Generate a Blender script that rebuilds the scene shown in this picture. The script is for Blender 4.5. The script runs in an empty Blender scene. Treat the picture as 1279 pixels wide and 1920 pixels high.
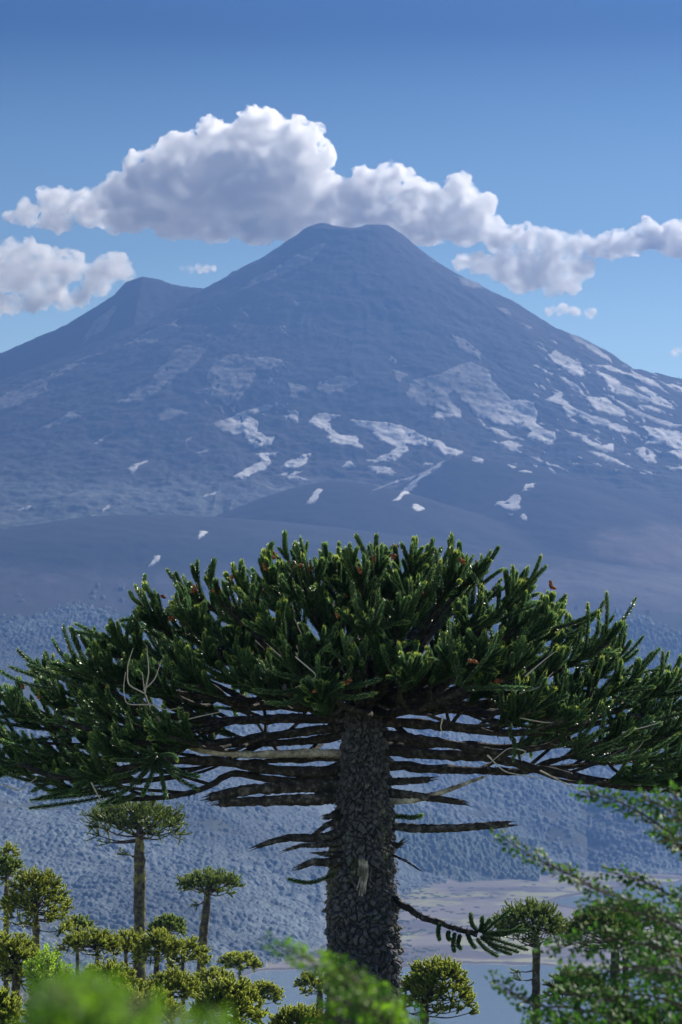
import bpy, math, random
import numpy as np
from mathutils import Vector, Matrix

# ------------------------------------------------------------------ camera, sky, sun, exposure
SC = bpy.context.scene
COL = SC.collection
F = 6000.0                      # focal length in photo pixels (1920 high)
PITCH = math.atan(340.0 / F)
cam_d = bpy.data.cameras.new('camera')
cam = bpy.data.objects.new('camera', cam_d); COL.objects.link(cam)
cam.location = (0, 0, 0)
cam.rotation_euler = (math.pi / 2 + PITCH, 0, 0)
cam_d.sensor_fit = 'VERTICAL'; cam_d.sensor_height = 36; cam_d.lens = F / 1920 * 36
cam_d.clip_start = 0.5; cam_d.clip_end = 60000
cam_d.dof.use_dof = True; cam_d.dof.focus_distance = 59.5; cam_d.dof.aperture_fstop = 5.6
SC.camera = cam

SUN_EL, SUN_AZ = math.radians(34), math.radians(40)      # azimuth to the right of the view axis (+Y)
w = bpy.data.worlds.new('World'); SC.world = w; w.use_nodes = True
nt = w.node_tree; nt.nodes.clear()
sky = nt.nodes.new('ShaderNodeTexSky'); sky.sky_type = 'NISHITA'; sky.sun_disc = False
sky.sun_elevation = SUN_EL; sky.sun_rotation = SUN_AZ
sky.altitude = 2600; sky.air_density = 0.8; sky.dust_density = 0.0; sky.ozone_density = 3.0
gam = nt.nodes.new('ShaderNodeHueSaturation'); gam.inputs['Saturation'].default_value = 1.18
bg = nt.nodes.new('ShaderNodeBackground'); bg.inputs['Strength'].default_value = 0.056
out = nt.nodes.new('ShaderNodeOutputWorld')
tc = nt.nodes.new('ShaderNodeTexCoord'); sx = nt.nodes.new('ShaderNodeSeparateXYZ'); rp = nt.nodes.new('ShaderNodeValToRGB')
nt.links.new(tc.outputs['Generated'], sx.inputs[0]); nt.links.new(sx.outputs['Z'], rp.inputs[0])
for e_, (p_, c_) in zip([rp.color_ramp.elements[0], rp.color_ramp.elements.new(.12), rp.color_ramp.elements.new(.22), rp.color_ramp.elements[-1]],
                        [(0.0, (5.2, 3.5, 2.2, 1)), (.115, (3.8, 2.7, 1.8, 1)), (.205, (.0, .22, .33, 1)), (1.0, (1.1, 1.1, 1.1, 1))]):
    e_.position = p_; e_.color = c_
mu = nt.nodes.new('ShaderNodeMix'); mu.data_type = 'RGBA'; mu.blend_type = 'MULTIPLY'; mu.inputs[0].default_value = 1
nt.links.new(sky.outputs[0], gam.inputs['Color']); nt.links.new(gam.outputs[0], mu.inputs[6]); nt.links.new(rp.outputs[0], mu.inputs[7])
nt.links.new(mu.outputs[2], bg.inputs['Color'])
nt.links.new(bg.outputs[0], out.inputs['Surface'])
sun_d = bpy.data.lights.new('sun', 'SUN'); sun_d.energy = 5.0; sun_d.angle = math.radians(0.5)
sun_d.color = (1.0, 0.93, 0.82)
sun = bpy.data.objects.new('sun', sun_d); COL.objects.link(sun)
sv = Vector((math.sin(SUN_AZ) * math.cos(SUN_EL), math.cos(SUN_AZ) * math.cos(SUN_EL), math.sin(SUN_EL)))
sun.rotation_euler = sv.to_track_quat('Z', 'Y').to_euler()
sun.location = (0, 0, 50)
SC.view_settings.view_transform = 'Standard'; SC.view_settings.look = 'None'
SC.view_settings.exposure = 2.0; SC.view_settings.gamma = 1
SC.cycles.volume_bounces = 16; SC.cycles.max_bounces = 18
SC.cycles.transparent_max_bounces = 16
SC.cycles.volume_step_rate = 1.0; SC.cycles.volume_max_steps = 256
SC.cycles.use_denoising = True; SC.cycles.sample_clamp_indirect = 6

HAZE_DENS = 1.2e-4; HAZE_COL = (.040, .081, .190, 1)
# ------------------------------------------------------------------ helpers
CP, SP = math.cos(PITCH), math.sin(PITCH)
def at(px, py, d):
    """the point d metres ahead that a photo pixel looks at"""
    u = (px - 639.5) / F; v = (960 - py) / F
    y = CP - v * SP; z = SP + v * CP
    return np.array([u / y * d, d, z / y * d])
def proj(x, y, z):
    f = y * CP + z * SP; v = z * CP - y * SP
    return 639.5 + x / f * F, 960 - v / f * F

def hsh(ix, iy, seed):
    h = (ix.astype(np.int64) * 374761393 + iy.astype(np.int64) * 668265263 + seed * 982451653) & 0x7fffffff
    h = ((h ^ (h >> 13)) * 1274126177) & 0x7fffffff
    h = ((h ^ (h >> 16)) * 1103515245) & 0x7fffffff
    return ((h >> 8) & 0xffff) / 65535.0
def vnoise(x, y, seed=0):
    ix = np.floor(x); iy = np.floor(y); fx = x - ix; fy = y - iy
    ix = ix.astype(np.int64); iy = iy.astype(np.int64)
    fx = fx * fx * fx * (fx * (fx * 6 - 15) + 10); fy = fy * fy * fy * (fy * (fy * 6 - 15) + 10)
    a = hsh(ix, iy, seed); b = hsh(ix + 1, iy, seed); c = hsh(ix, iy + 1, seed); d = hsh(ix + 1, iy + 1, seed)
    return (a * (1 - fx) + b * fx) * (1 - fy) + (c * (1 - fx) + d * fx) * fy
def fbm(x, y, octs=4, seed=0, gain=.5):
    s = 0; a = 1; t = 0
    for o in range(octs):
        s = s + a * (vnoise(x * 2 ** o + 13.7 * o, y * 2 ** o - 7.1 * o, seed + o) * 2 - 1); t += a; a *= gain
    return s / t
def ridged(x, y, octs=4, seed=0):
    s = 0; a = 1; t = 0
    for o in range(octs):
        s = s + a * (1 - 2 * np.abs(vnoise(x * 2 ** o + 5.3 * o, y * 2 ** o + 3.1 * o, seed + o) * 2 - 1)); t += a; a *= .5
    return s / t
def cells(x, y, seed=0, wrapx=None):
    """nearest jittered-grid point: distance, second distance, random id"""
    ix = np.floor(x).astype(np.int64); iy = np.floor(y).astype(np.int64)
    d1 = np.full(x.shape, 9.0); d2 = np.full(x.shape, 9.0); rid = np.zeros(x.shape)
    for ox in (-1, 0, 1):
        for oy in (-1, 0, 1):
            cx = ix + ox; cy = iy + oy
            hx = cx % wrapx if wrapx else cx
            jx = cx + .1 + .8 * hsh(hx, cy, seed); jy = cy + .1 + .8 * hsh(hx, cy, seed + 7)
            d = np.hypot(x - jx, y - jy); m = d < d1
            d2 = np.where(m, d1, np.minimum(d2, d)); rid = np.where(m, hsh(hx, cy, seed + 19), rid); d1 = np.where(m, d, d1)
    return d1, d2, rid

def mesh_np(name, V, faces, mats, parent=None, smooth=False, attrs=None, midx=None, colattr=None):
    """faces: int array (n,k) or a list of such arrays"""
    if not isinstance(faces, list): faces = [faces]
    faces = [np.asarray(f, dtype=np.int64) for f in faces if len(f)]
    me = bpy.data.meshes.new(name)
    V = np.asarray(V, dtype=np.float32)
    me.vertices.add(len(V)); me.vertices.foreach_set('co', V.ravel())
    loops = np.concatenate([f.ravel() for f in faces]).astype(np.int32)
    tot = np.concatenate([np.full(len(f), f.shape[1]) for f in faces]).astype(np.int32)
    start = (np.cumsum(tot) - tot).astype(np.int32)
    me.loops.add(len(loops)); me.loops.foreach_set('vertex_index', loops)
    me.polygons.add(len(tot)); me.polygons.foreach_set('loop_start', start); me.polygons.foreach_set('loop_total', tot)
    me.update(calc_edges=True)
    if midx is not None: me.polygons.foreach_set('material_index', np.asarray(midx, dtype=np.int32))
    me.polygons.foreach_set('use_smooth', np.full(len(tot), bool(smooth)))
    if attrs:
        for k, a in attrs.items():
            at_ = me.attributes.new(k, 'FLOAT', 'POINT'); at_.data.foreach_set('value', np.asarray(a, dtype=np.float32))
    if colattr is not None:
        ca = me.color_attributes.new('Col', 'FLOAT_COLOR', 'POINT')
        c4 = np.ones((len(V), 4), dtype=np.float32); c4[:, :3] = colattr; ca.data.foreach_set('color', c4.ravel())
    for m in (mats if isinstance(mats, (list, tuple)) else [mats]): me.materials.append(m)
    me.validate()
    o = bpy.data.objects.new(name, me); COL.objects.link(o)
    if parent: o.parent = parent
    return o
def tag(o, label=None, cat=None, group=None, kind=None):
    if label: o['label'] = label
    if cat: o['category'] = cat
    if group: o['group'] = group
    if kind: o['kind'] = kind
    return o
def thing(name, loc, label, cat, group=None):
    o = bpy.data.objects.new(name, None); COL.objects.link(o); o.location = [float(v) for v in loc]
    o.empty_display_size = .5
    return tag(o, label, cat, group)

def mat(name, base=(.5, .5, .5), rough=.8, spec=.3):
    m = bpy.data.materials.new(name); m.use_nodes = True
    b = m.node_tree.nodes['Principled BSDF']
    b.inputs['Base Color'].default_value = (*base, 1); b.inputs['Roughness'].default_value = rough
    b.inputs['Specular IOR Level'].default_value = spec
    return m, m.node_tree, b
def node(nt, typ, **kw):
    n = nt.nodes.new(typ)
    for k, v in kw.items():
        if k in n.inputs: n.inputs[k].default_value = v
        else: setattr(n, k, v)
    return n
def ramp(nt, stops, fac):
    r = nt.nodes.new('ShaderNodeValToRGB'); e = r.color_ramp.elements
    while len(e) < len(stops): e.new(.5)
    for i, (p, c) in enumerate(stops): e[i].position = p; e[i].color = (*c, 1)
    nt.links.new(fac, r.inputs[0]); return r

class MB:
    """collects tubes and faces, links them as one object"""
    def __init__(s): s.V = []; s.F = {3: [], 4: []}; s.M = {3: [], 4: []}; s.A = []; s.n = 0
    def add(s, V, Fq, m=0, a=0.0):
        V = np.asarray(V, float); Fq = np.asarray(Fq) + s.n; k = Fq.shape[1]
        s.V.append(V); s.F[k].append(Fq); s.M[k].append(np.full(len(Fq), m))
        s.A.append(np.broadcast_to(np.asarray(a, float), (len(V),)).copy()); s.n += len(V)
    def build(s, name, mats, parent=None, smooth=True):
        fs = []; ms = []
        for k in (3, 4):
            if s.F[k]: fs.append(np.concatenate(s.F[k])); ms.append(np.concatenate(s.M[k]))
        return mesh_np(name, np.concatenate(s.V), fs, mats, parent, smooth, {'v': np.concatenate(s.A)}, np.concatenate(ms))
def frames(P):
    T = np.gradient(P, axis=0); T /= np.linalg.norm(T, axis=1, keepdims=True) + 1e-9
    up = np.array([0, 0, 1.0]) if abs(T[0][2]) < .9 else np.array([1.0, 0, 0])
    N = np.empty_like(T); n = np.cross(T[0], up); n /= np.linalg.norm(n)
    for i in range(len(T)):
        n = n - T[i] * n.dot(T[i]); n /= np.linalg.norm(n) + 1e-9; N[i] = n
    return T, N, np.cross(T, N)
def resample(P, n):
    P = np.asarray(P, float); L = np.r_[0, np.cumsum(np.linalg.norm(np.diff(P, axis=0), axis=1))]
    t = np.linspace(0, L[-1], n)
    Q = np.stack([np.interp(t, L, P[:, k]) for k in range(P.shape[1])], 1)
    for _ in range(2): Q[1:-1] = (Q[:-2] + 2 * Q[1:-1] + Q[2:]) / 4
    return Q
def tube(mb, P, R, sides=8, m=0, a=0.0, rough=0, rng=None, cap=True):
    P = np.asarray(P, float); R = np.broadcast_to(np.asarray(R, float), (len(P),))
    T, N, B = frames(P); th = np.arange(sides) / sides * 2 * np.pi
    rr = np.repeat(R[:, None], sides, 1)
    if rough: rr = rr * (1 + rough * (rng.random(rr.shape) * 2 - 1))
    V = P[:, None] + rr[..., None] * (np.cos(th)[None, :, None] * N[:, None] + np.sin(th)[None, :, None] * B[:, None])
    V = V.reshape(-1, 3); n = len(P)
    i = np.arange(n - 1)[:, None] * sides; j = np.arange(sides)[None]; k = (np.arange(sides)[None] + 1) % sides
    Fq = np.stack([i + j, i + k, i + sides + k, i + sides + j], -1).reshape(-1, 4)
    mb.add(V, Fq, m, a)
    if cap:
        for r0, end in ((0, 0), (n - 1, n - 1)):
            c = np.vstack([V[r0 * sides:(r0 + 1) * sides], P[end]])
            jj = np.arange(sides); kk = (jj + 1) % sides
            f = np.stack([jj, kk, np.full(sides, sides)], 1) if r0 else np.stack([kk, jj, np.full(sides, sides)], 1)
            mb.add(c, f, m, a if np.isscalar(a) else 0.0)
# ------------------------------------------------------------------ clouds (real volumes, behind the volcano)
def cloud_mat(name, dens, scale):
    m = bpy.data.materials.new(name); m.use_nodes = True; t = m.node_tree; t.nodes.clear()
    o = t.nodes.new('ShaderNodeOutputMaterial'); v = t.nodes.new('ShaderNodeVolumePrincipled')
    v.inputs['Color'].default_value = (.999, .999, 1.0, 1); v.inputs['Anisotropy'].default_value = .55
    g = t.nodes.new('ShaderNodeNewGeometry')
    n = node(t, 'ShaderNodeTexNoise', Scale=scale, Detail=6.0, Roughness=.74)
    t.links.new(g.outputs['Position'], n.inputs['Vector'])
    mr = node(t, 'ShaderNodeMapRange'); mr.inputs['From Min'].default_value = .44; mr.inputs['From Max'].default_value = .56
    mr.inputs['To Min'].default_value = 0; mr.inputs['To Max'].default_value = dens
    t.links.new(n.outputs['Fac'], mr.inputs['Value']); t.links.new(mr.outputs[0], v.inputs['Density'])
    t.links.new(v.outputs[0], o.inputs['Volume'])
    m.cycles.volume_step_rate = 1.0
    return m
CM = cloud_mat('cloud_vapour', .055, .011)
CMT = cloud_mat('thin_cloud_vapour', .035, .011)
def ico(sub):
    import bmesh
    b = bmesh.new(); bmesh.ops.create_icosphere(b, subdivisions=sub, radius=1)
    V = np.array([v.co[:] for v in b.verts]); Fc = np.array([[v.index for v in f.verts] for f in b.faces]); b.free(); return V, Fc
ICO3 = ico(3); ICO2 = ico(2); ICO1 = ico(1)
CD = 21000.0
def cloud(label, blobs, m, seed, vox=11, base=None, puffs=5, squash=.75):
    rng = np.random.default_rng(seed); V = []; Fc = []; n = 0
    s = CD / F
    allb = []
    for (px, py, r) in blobs:
        allb.append((*at(px, py, CD + rng.uniform(-1, 1) * r * s * .4), r * s * 1.2))
    extra = []
    for lvl in range(3):
        src = allb if lvl == 0 else extra[:] if lvl == 1 else [e for e in extra[len(allb) * puffs:] if e[3] > 28]
        for (x, y, z, r) in src:
            for k in range(puffs if lvl == 0 else 4):
                d = rng.normal(size=3); d /= np.linalg.norm(d); d[2] = abs(d[2]) * .9 - .1
                rr = r * rng.uniform(.28, .45); e = r * rng.uniform(.75, .95)
                extra.append((x + d[0] * e, y + d[1] * e, z + d[2] * e, rr))
    for (x, y, z, r) in allb + [e for e in extra if e[3] > vox * .9]:
        v = ICO2[0] * r; v = v * [1, 1, squash if r > 80 else .9] + [x, y, z]
        if base is not None:
            zb = at(640, base, CD)[2]; low = v[:, 2] < zb; v[low, 2] = zb + (v[low, 2] - zb) * .25
        V.append(v); Fc.append(ICO2[1] + n); n += len(v)
    o = mesh_np('cloud', np.concatenate(V), np.concatenate(Fc), m, None, True)
    md = o.modifiers.new('r', 'REMESH'); md.mode = 'VOXEL'; md.voxel_size = vox; md.adaptivity = 0
    dg = bpy.context.evaluated_depsgraph_get(); ev = o.evaluated_get(dg); me2 = bpy.data.meshes.new_from_object(ev)
    o.modifiers.clear(); tmp = o.data; o.data = me2; bpy.data.meshes.remove(tmp)
    nv = len(me2.vertices); co = np.empty(nv * 3, np.float32); me2.vertices.foreach_get('co', co); co = co.reshape(-1, 3)
    no = np.empty(nv * 3, np.float32); me2.vertices.foreach_get('normal', no); no = no.reshape(-1, 3)
    q = co / 75.0
    d = 22 * (.4 - ridged(q[:, 0] * 1.6 + q[:, 1], q[:, 2] * 1.6 - q[:, 1], 3, seed + 9)) + (fbm(q[:, 0] + q[:, 1] * .7, q[:, 2] - q[:, 1] * .4, 4, seed) + .5 * fbm(q[:, 0] * 2.3 - q[:, 1], q[:, 2] * 2.3 + q[:, 1], 3, seed + 5)) * 28
    co = co + no * d[:, None]
    me2.vertices.foreach_set('co', co.astype(np.float32).ravel()); me2.update()
    if not me2.materials: me2.materials.append(m)
    tag(o, label, 'cloud', 'clouds around the summit')
    return o
cloud('large grey-bellied cumulus cloud piled up left of and behind the summit',
      [(300,345,60),(255,390,50),(350,310,60),(420,280,55),(480,255,48),(540,268,48),(580,300,42),(440,345,80),(520,350,80),(605,365,50),(330,395,60),
       (400,410,50),(480,425,45),(560,410,55),(405,235,14),(478,208,9),(258,298,16),(345,272,18),(640,400,40),(240,350,35),(500,225,20),(570,245,25),(600,280,22)], CM, 3, base=455)
cloud('white cumulus cloud rising behind the right side of the crater',
      [(700,348,38),(740,338,32),(660,372,30),(790,372,36),(862,362,30),(885,395,38),(920,430,28),(830,420,40),(880,440,30),(760,400,45),(700,390,40),(950,448,14),(800,430,40)], CM, 5, base=455)
cloud('small white puffy cloud left of the large cumulus',
      [(115,385,36),(170,400,34),(55,402,24),(105,415,26),(200,372,30),(25,408,12),(215,420,20),(160,370,20)], CMT, 7)
cloud('broad white cloud bank low on the left, above the lower peak',
      [(60,486,34),(125,498,36),(195,508,27),(15,482,28),(45,520,34),(95,540,30),(180,530,26),(0,510,40),(60,570,16),(235,512,16),(20,572,18),(-60,480,60),(-60,540,40),(75,560,24),(120,568,18),(-10,575,26),(225,495,20),(240,545,12),(150,560,20)], CMT, 9)
cloud('white ragged cloud low on the right above the sloping ridge',
      [(1000,508,38),(1055,518,32),(945,502,32),(900,495,22),(1040,538,18),(980,532,22),(1088,505,24),(865,492,15),(1020,490,30),(1075,532,16)], CMT, 11)
cloud('long flat grey-white cloud streak reaching to the right edge',
      [(970,452,26),(1005,448,26),(1040,456,28),(1085,460,26),(1120,466,22),(1145,460,24),(1180,452,28),(1215,446,30),(1262,448,34),(1320,456,38),(1275,486,16),(1190,484,14),(930,455,22),(1060,478,16),(1110,486,14),(1150,484,14)], CM, 13, base=475)
cloud('tiny flat white cloud alone under the ragged cloud at right',
      [(1030,583,8),(1055,581,11),(1080,583,10),(1105,586,7)], CMT, 15, vox=10)
cloud('tiny white wisp of cloud at the right edge above the ridge',
      [(1268,662,6),(1282,656,9),(1300,655,9)], CMT, 17, vox=10)
cloud('thin faint cloud shred left of the summit just above the saddle',
      [(345,508,7),(358,505,8),(372,503,8),(388,501,7),(400,501,6)], CMT, 19, vox=10)
# ------------------------------------------------------------------ terrain heights
LAKE_Z = -500.0
SVOL = 1.35                     # the volcano and its skirts are laid out at 12 km and then scaled to 16.2 km
def sstep(a, b, x):
    t = np.clip((x - a) / (b - a), 0, 1); return t * t * (3 - 2 * t)
def smax(a, b, k):
    h = np.clip(.5 + .5 * (a - b) / k, 0, 1); return b * (1 - h) + a * h + k * h * (1 - h)
CX, CY = 40.0, 12000.0
def volcano_z(x, y):
    dx = x - CX; dy = y - CY; r = np.hypot(dx, dy) + 1e-6; c = dx / r
    ang = np.arctan2(dx, -dy)
    # profiles read off the ridge lines left and right of the crater
    lr = [0, 60, 130, 170, 330, 500, 800, 1100, 1500, 4000, 6000]
    lz = [1752, 1762, 1768, 1752, 1640, 1545, 1370, 1235, 1080, 250, 0]
    rr = [0, 20, 60, 110, 140, 180, 280, 380, 480, 580, 680, 780, 880, 980, 1080, 1160, 1240, 1600, 4000, 6000]
    rz = [1746, 1746, 1764, 1764, 1760, 1736, 1650, 1580, 1526, 1476, 1416, 1350, 1306, 1256, 1190, 1172, 1150, 1000, 330, 50]
    fr = [0, 110, 170, 800, 1500, 2000, 2500, 3000, 3500, 4000, 5000, 7000]
    fz = [1734, 1736, 1722, 1290, 900, 675, 500, 365, 255, 160, 20, -100]
    wr = np.clip(c, 0, 1) ** 1.6; wl = np.clip(-c, 0, 1) ** 1.6; wf = 1 - wr - wl
    z = wr * np.interp(r, rr, rz) + wl * np.interp(r, lr, lz) + wf * np.interp(r, fr, fz)
    amp = sstep(150, 900, r)
    # lava ridges running down the flanks
    rd = ridged(ang * 6 + fbm(x / 700, y / 700, 3, 4) * 2.4, r / 1700, 4, 31)
    side = 1 - np.exp(-(dy / 500.0) ** 2) * .65
    z = z + amp * side * 9 * rd + amp * 16 * fbm(x / 160, y / 160, 4, 33) + 5 * fbm(x / 34, y / 34, 3, 35)
    # lower left peak and its ridge
    px_l = [-1900, -1500, -1279, -1159, -1059, -979, -879, -829, -763, -709, -639, -539, -459, -300, 0]
    pz_l = [1150, 1250, 1330, 1380, 1422, 1468, 1530, 1580, 1604, 1592, 1568, 1552, 1542, 1300, 900]
    ry = CY + 260
    pk = np.interp(x, px_l, pz_l) - .60 * (np.sqrt((y - ry + .15 * (x + 763)) ** 2 + 60 ** 2) - 60) + 22 * sstep(40, 500, abs(y - ry)) * ridged(x / 260, y / 1400, 3, 41) + 4 * fbm(x / 30, y / 30, 3, 43)
    z = smax(z, pk, 18)
    # small notch of rock on the left flank
    z = z + 12 * np.exp(-((x + 410) / 14) ** 2 - ((y - CY) / 60) ** 2)
    return z
def hill(x, y, px, py, d, sl, sr, sf, c, k, z, seed):
    p = at(px, py, d); dx = x - p[0]; dy = y - d
    sx = np.where(dx < 0, sl, sr)
    q = np.sqrt((dx * sx) ** 2 + (dy * sf) ** 2 + (c * .4) ** 2) - c * .4
    zz = p[2] - q + 5 * fbm(x / 90, y / 90, 4, seed) * np.clip(q / 40, 0, 1)
    return smax(zz, z, k)
def shore(x, y):
    """photo column and row of a point of the lake's plane, used to lay out the shoreline"""
    return 639.5 + x / y * F, 1300 + 500 * F / y
def land_mask(x, y):
    px, py = shore(x, y)
    n = fbm(x / 120, y / 300, 4, 51)
    s = np.interp(px, [-500, 0, 300, 500, 600, 760, 1000, 1100, 1300, 1700], [1880, 1875, 1862, 1818, 1812, 1806, 1804, 1815, 1832, 1850]) + n * 7
    land = s - py
    cy = np.interp(px, [980, 1279], [1690, 1682]); hw = np.interp(px, [930, 985, 1060, 1150, 1279, 1500], [-150, -6, 8, 20, 30, 40]) + n * 5
    inlet = np.abs(py - cy) - hw
    return np.minimum(land, np.where(px > 940, inlet, 99))
def forest_edge(px):
    return np.interp(px, [-400, 0, 400, 520, 600, 660, 720, 790, 860, 1000, 1100, 1279, 1600], [1870, 1860, 1840, 1806, 1778, 1732, 1686, 1664, 1654, 1642, 1634, 1640, 1646])
def valley_z(x, y):
    m = land_mask(x, y); px, py = shore(x, y)
    z = np.where(m > 0, LAKE_Z + .4 + np.clip(m, 0, 40) * .06 + .9 * fbm(x / 60, y / 60, 3, 61), LAKE_Z + np.clip(m, -6, 0) * .8)
    y0 = 500 * F / (forest_edge(px) - 1300)
    t = np.clip((y - y0) / (10900 - y0), 0, 1)
    hillz = 755 * t ** 1.5 + (95 * fbm(x / 1100 + 3, y / 1300, 3, 63) + 34 * ridged(x / 620, y / 700, 3, 65)) * np.clip(t * 9, 0, 1) * np.clip((1 - t) * 3, 0, 1)
    # a darker shoulder of hill on the right
    hillz = hillz + 80 * np.exp(-((x - 900) / 650) ** 2 - ((y - 9500) / 350) ** 2) * np.clip(t * 8, 0, 1)
    return z + np.maximum(hillz, 0)
def ground_z(x, y):
    y = np.maximum(y, -300)
    near = np.interp(y, [-400, -20, 0, 60, 180, 400, 1000, 2000, 4000, 4700, 5000], [10, -1, -1.8, -10.5, -27, -60, -125, -236, -440, -504, -515])
    near = near + np.clip(y / 40, 0, 1) * .5 * fbm(x / 12, y / 12, 3, 71)
    xv = x / SVOL; yv = y / SVOL
    v = volcano_z(xv, yv)
    v = hill(xv, yv, 252, 966, 8750, .29, .165, .30, 240, 6, v, 81)
    v = hill(xv, yv, 630, 903, 9350, .44, .36, .42, 160, 8, v, 83)
    v = hill(xv, yv, 868, 857, 9900, .62, .27, .45, 90, 8, v, 85)
    v = hill(xv, yv, 1010, 905, 9650, .5, .42, .40, 160, 10, v, 87)
    v = v * SVOL
    z = valley_z(x, np.maximum(y, 4600))
    b = sstep(9900, 11150, y)
    z = z * (1 - b) + v * b
    return np.where(y < 4800, np.minimum(near, np.where(y > 4600, z, 1e9)), z)

def hill_mask(x, y):
    xv = x / SVOL; yv = y / SVOL; v = volcano_z(xv, yv); lo = np.full(x.shape, -500.0)
    h = hill(xv, yv, 252, 966, 8750, .29, .165, .30, 240, 6, lo, 81)
    h = np.maximum(h, hill(xv, yv, 630, 903, 9350, .44, .36, .42, 160, 8, lo, 83))
    h = np.maximum(h, hill(xv, yv, 868, 857, 9900, .62, .27, .45, 90, 8, lo, 85))
    return sstep(-12, 12, h - v)

# snow fields, outlined from the photograph: their places on the slope
SN_A = [[(0,290),(80,255),(190,200),(300,150),(385,125),(330,150),(250,190),(175,230),(175,265),(100,300),(0,347),(-60,360),(-60,310)],[(130,415),(210,380),(260,350),(330,342),(300,365),(250,385),(180,410)],
[(590,360),(620,335),(665,332),(700,352),(650,368),(590,380)],[(435,318),(500,270),(560,230),(620,160),(640,120),(700,90),(770,110),(740,160),(700,190),(620,250),(560,295)],
[(780,220),(800,160),(850,130),(960,140),(1050,145),(1060,170),(960,190),(935,240),(890,300),(850,325),(800,290),(700,272),(790,255)],
[(850,370),(940,340),(1000,315),(1035,320),(1000,338),(930,355),(975,385),(960,420),(1025,440),(1015,470),(960,475),(935,460),(915,420),(870,430),(830,410),(800,385)],
[(880,585),(930,555),(970,530),(960,505),(1050,498),(1040,510),(990,515),(1020,530),(960,580),(920,595)],[(1055,545),(1090,525),(1140,500),(1175,500),(1140,540),(1100,555)],
[(1070,590),(1110,570),(1135,562),(1110,580),(1155,595),(1080,597)],[(1032,582),(1075,572),(1080,576),(1060,586)],[(1060,365),(1090,355),(1080,340),(1110,340),(1110,370),(1120,385),(1100,378)],
[(1090,290),(1080,235),(1165,255),(1120,270),(1105,300)],[(1185,260),(1200,235),(1260,215),(1330,215),(1340,235),(1279,270),(1230,275)],
[(1162,385),(1190,348),(1270,355),(1230,380),(1240,400),(1279,430),(1330,440),(1360,480),(1230,455),(1240,425)],[(685,455),(715,440),(700,460),(705,472)],[(725,497),(785,482),(765,498)],
[(740,667),(830,642),(800,655)],[(70,715),(130,695),(115,710)],[(378,710),(415,690),(400,705),(385,717)],[(327,737),(365,727),(345,735)],
[(1145,688),(1175,655),(1185,637),(1205,640),(1200,665),(1175,685)],[(740,820),(755,793),(780,793),(765,815)],[(553,928),(580,885),(598,882),(590,905),(565,928)],
[(480,552),(530,530),(560,522),(520,550),(490,572)],[(345,465),(400,435),(445,420),(400,450)],[(300,95),(350,20),(370,-40),(440,-60),(400,20),(340,60)],[(460,98),(540,50),(620,20),(680,-10),(660,20),(560,80),(500,92)]]
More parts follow.
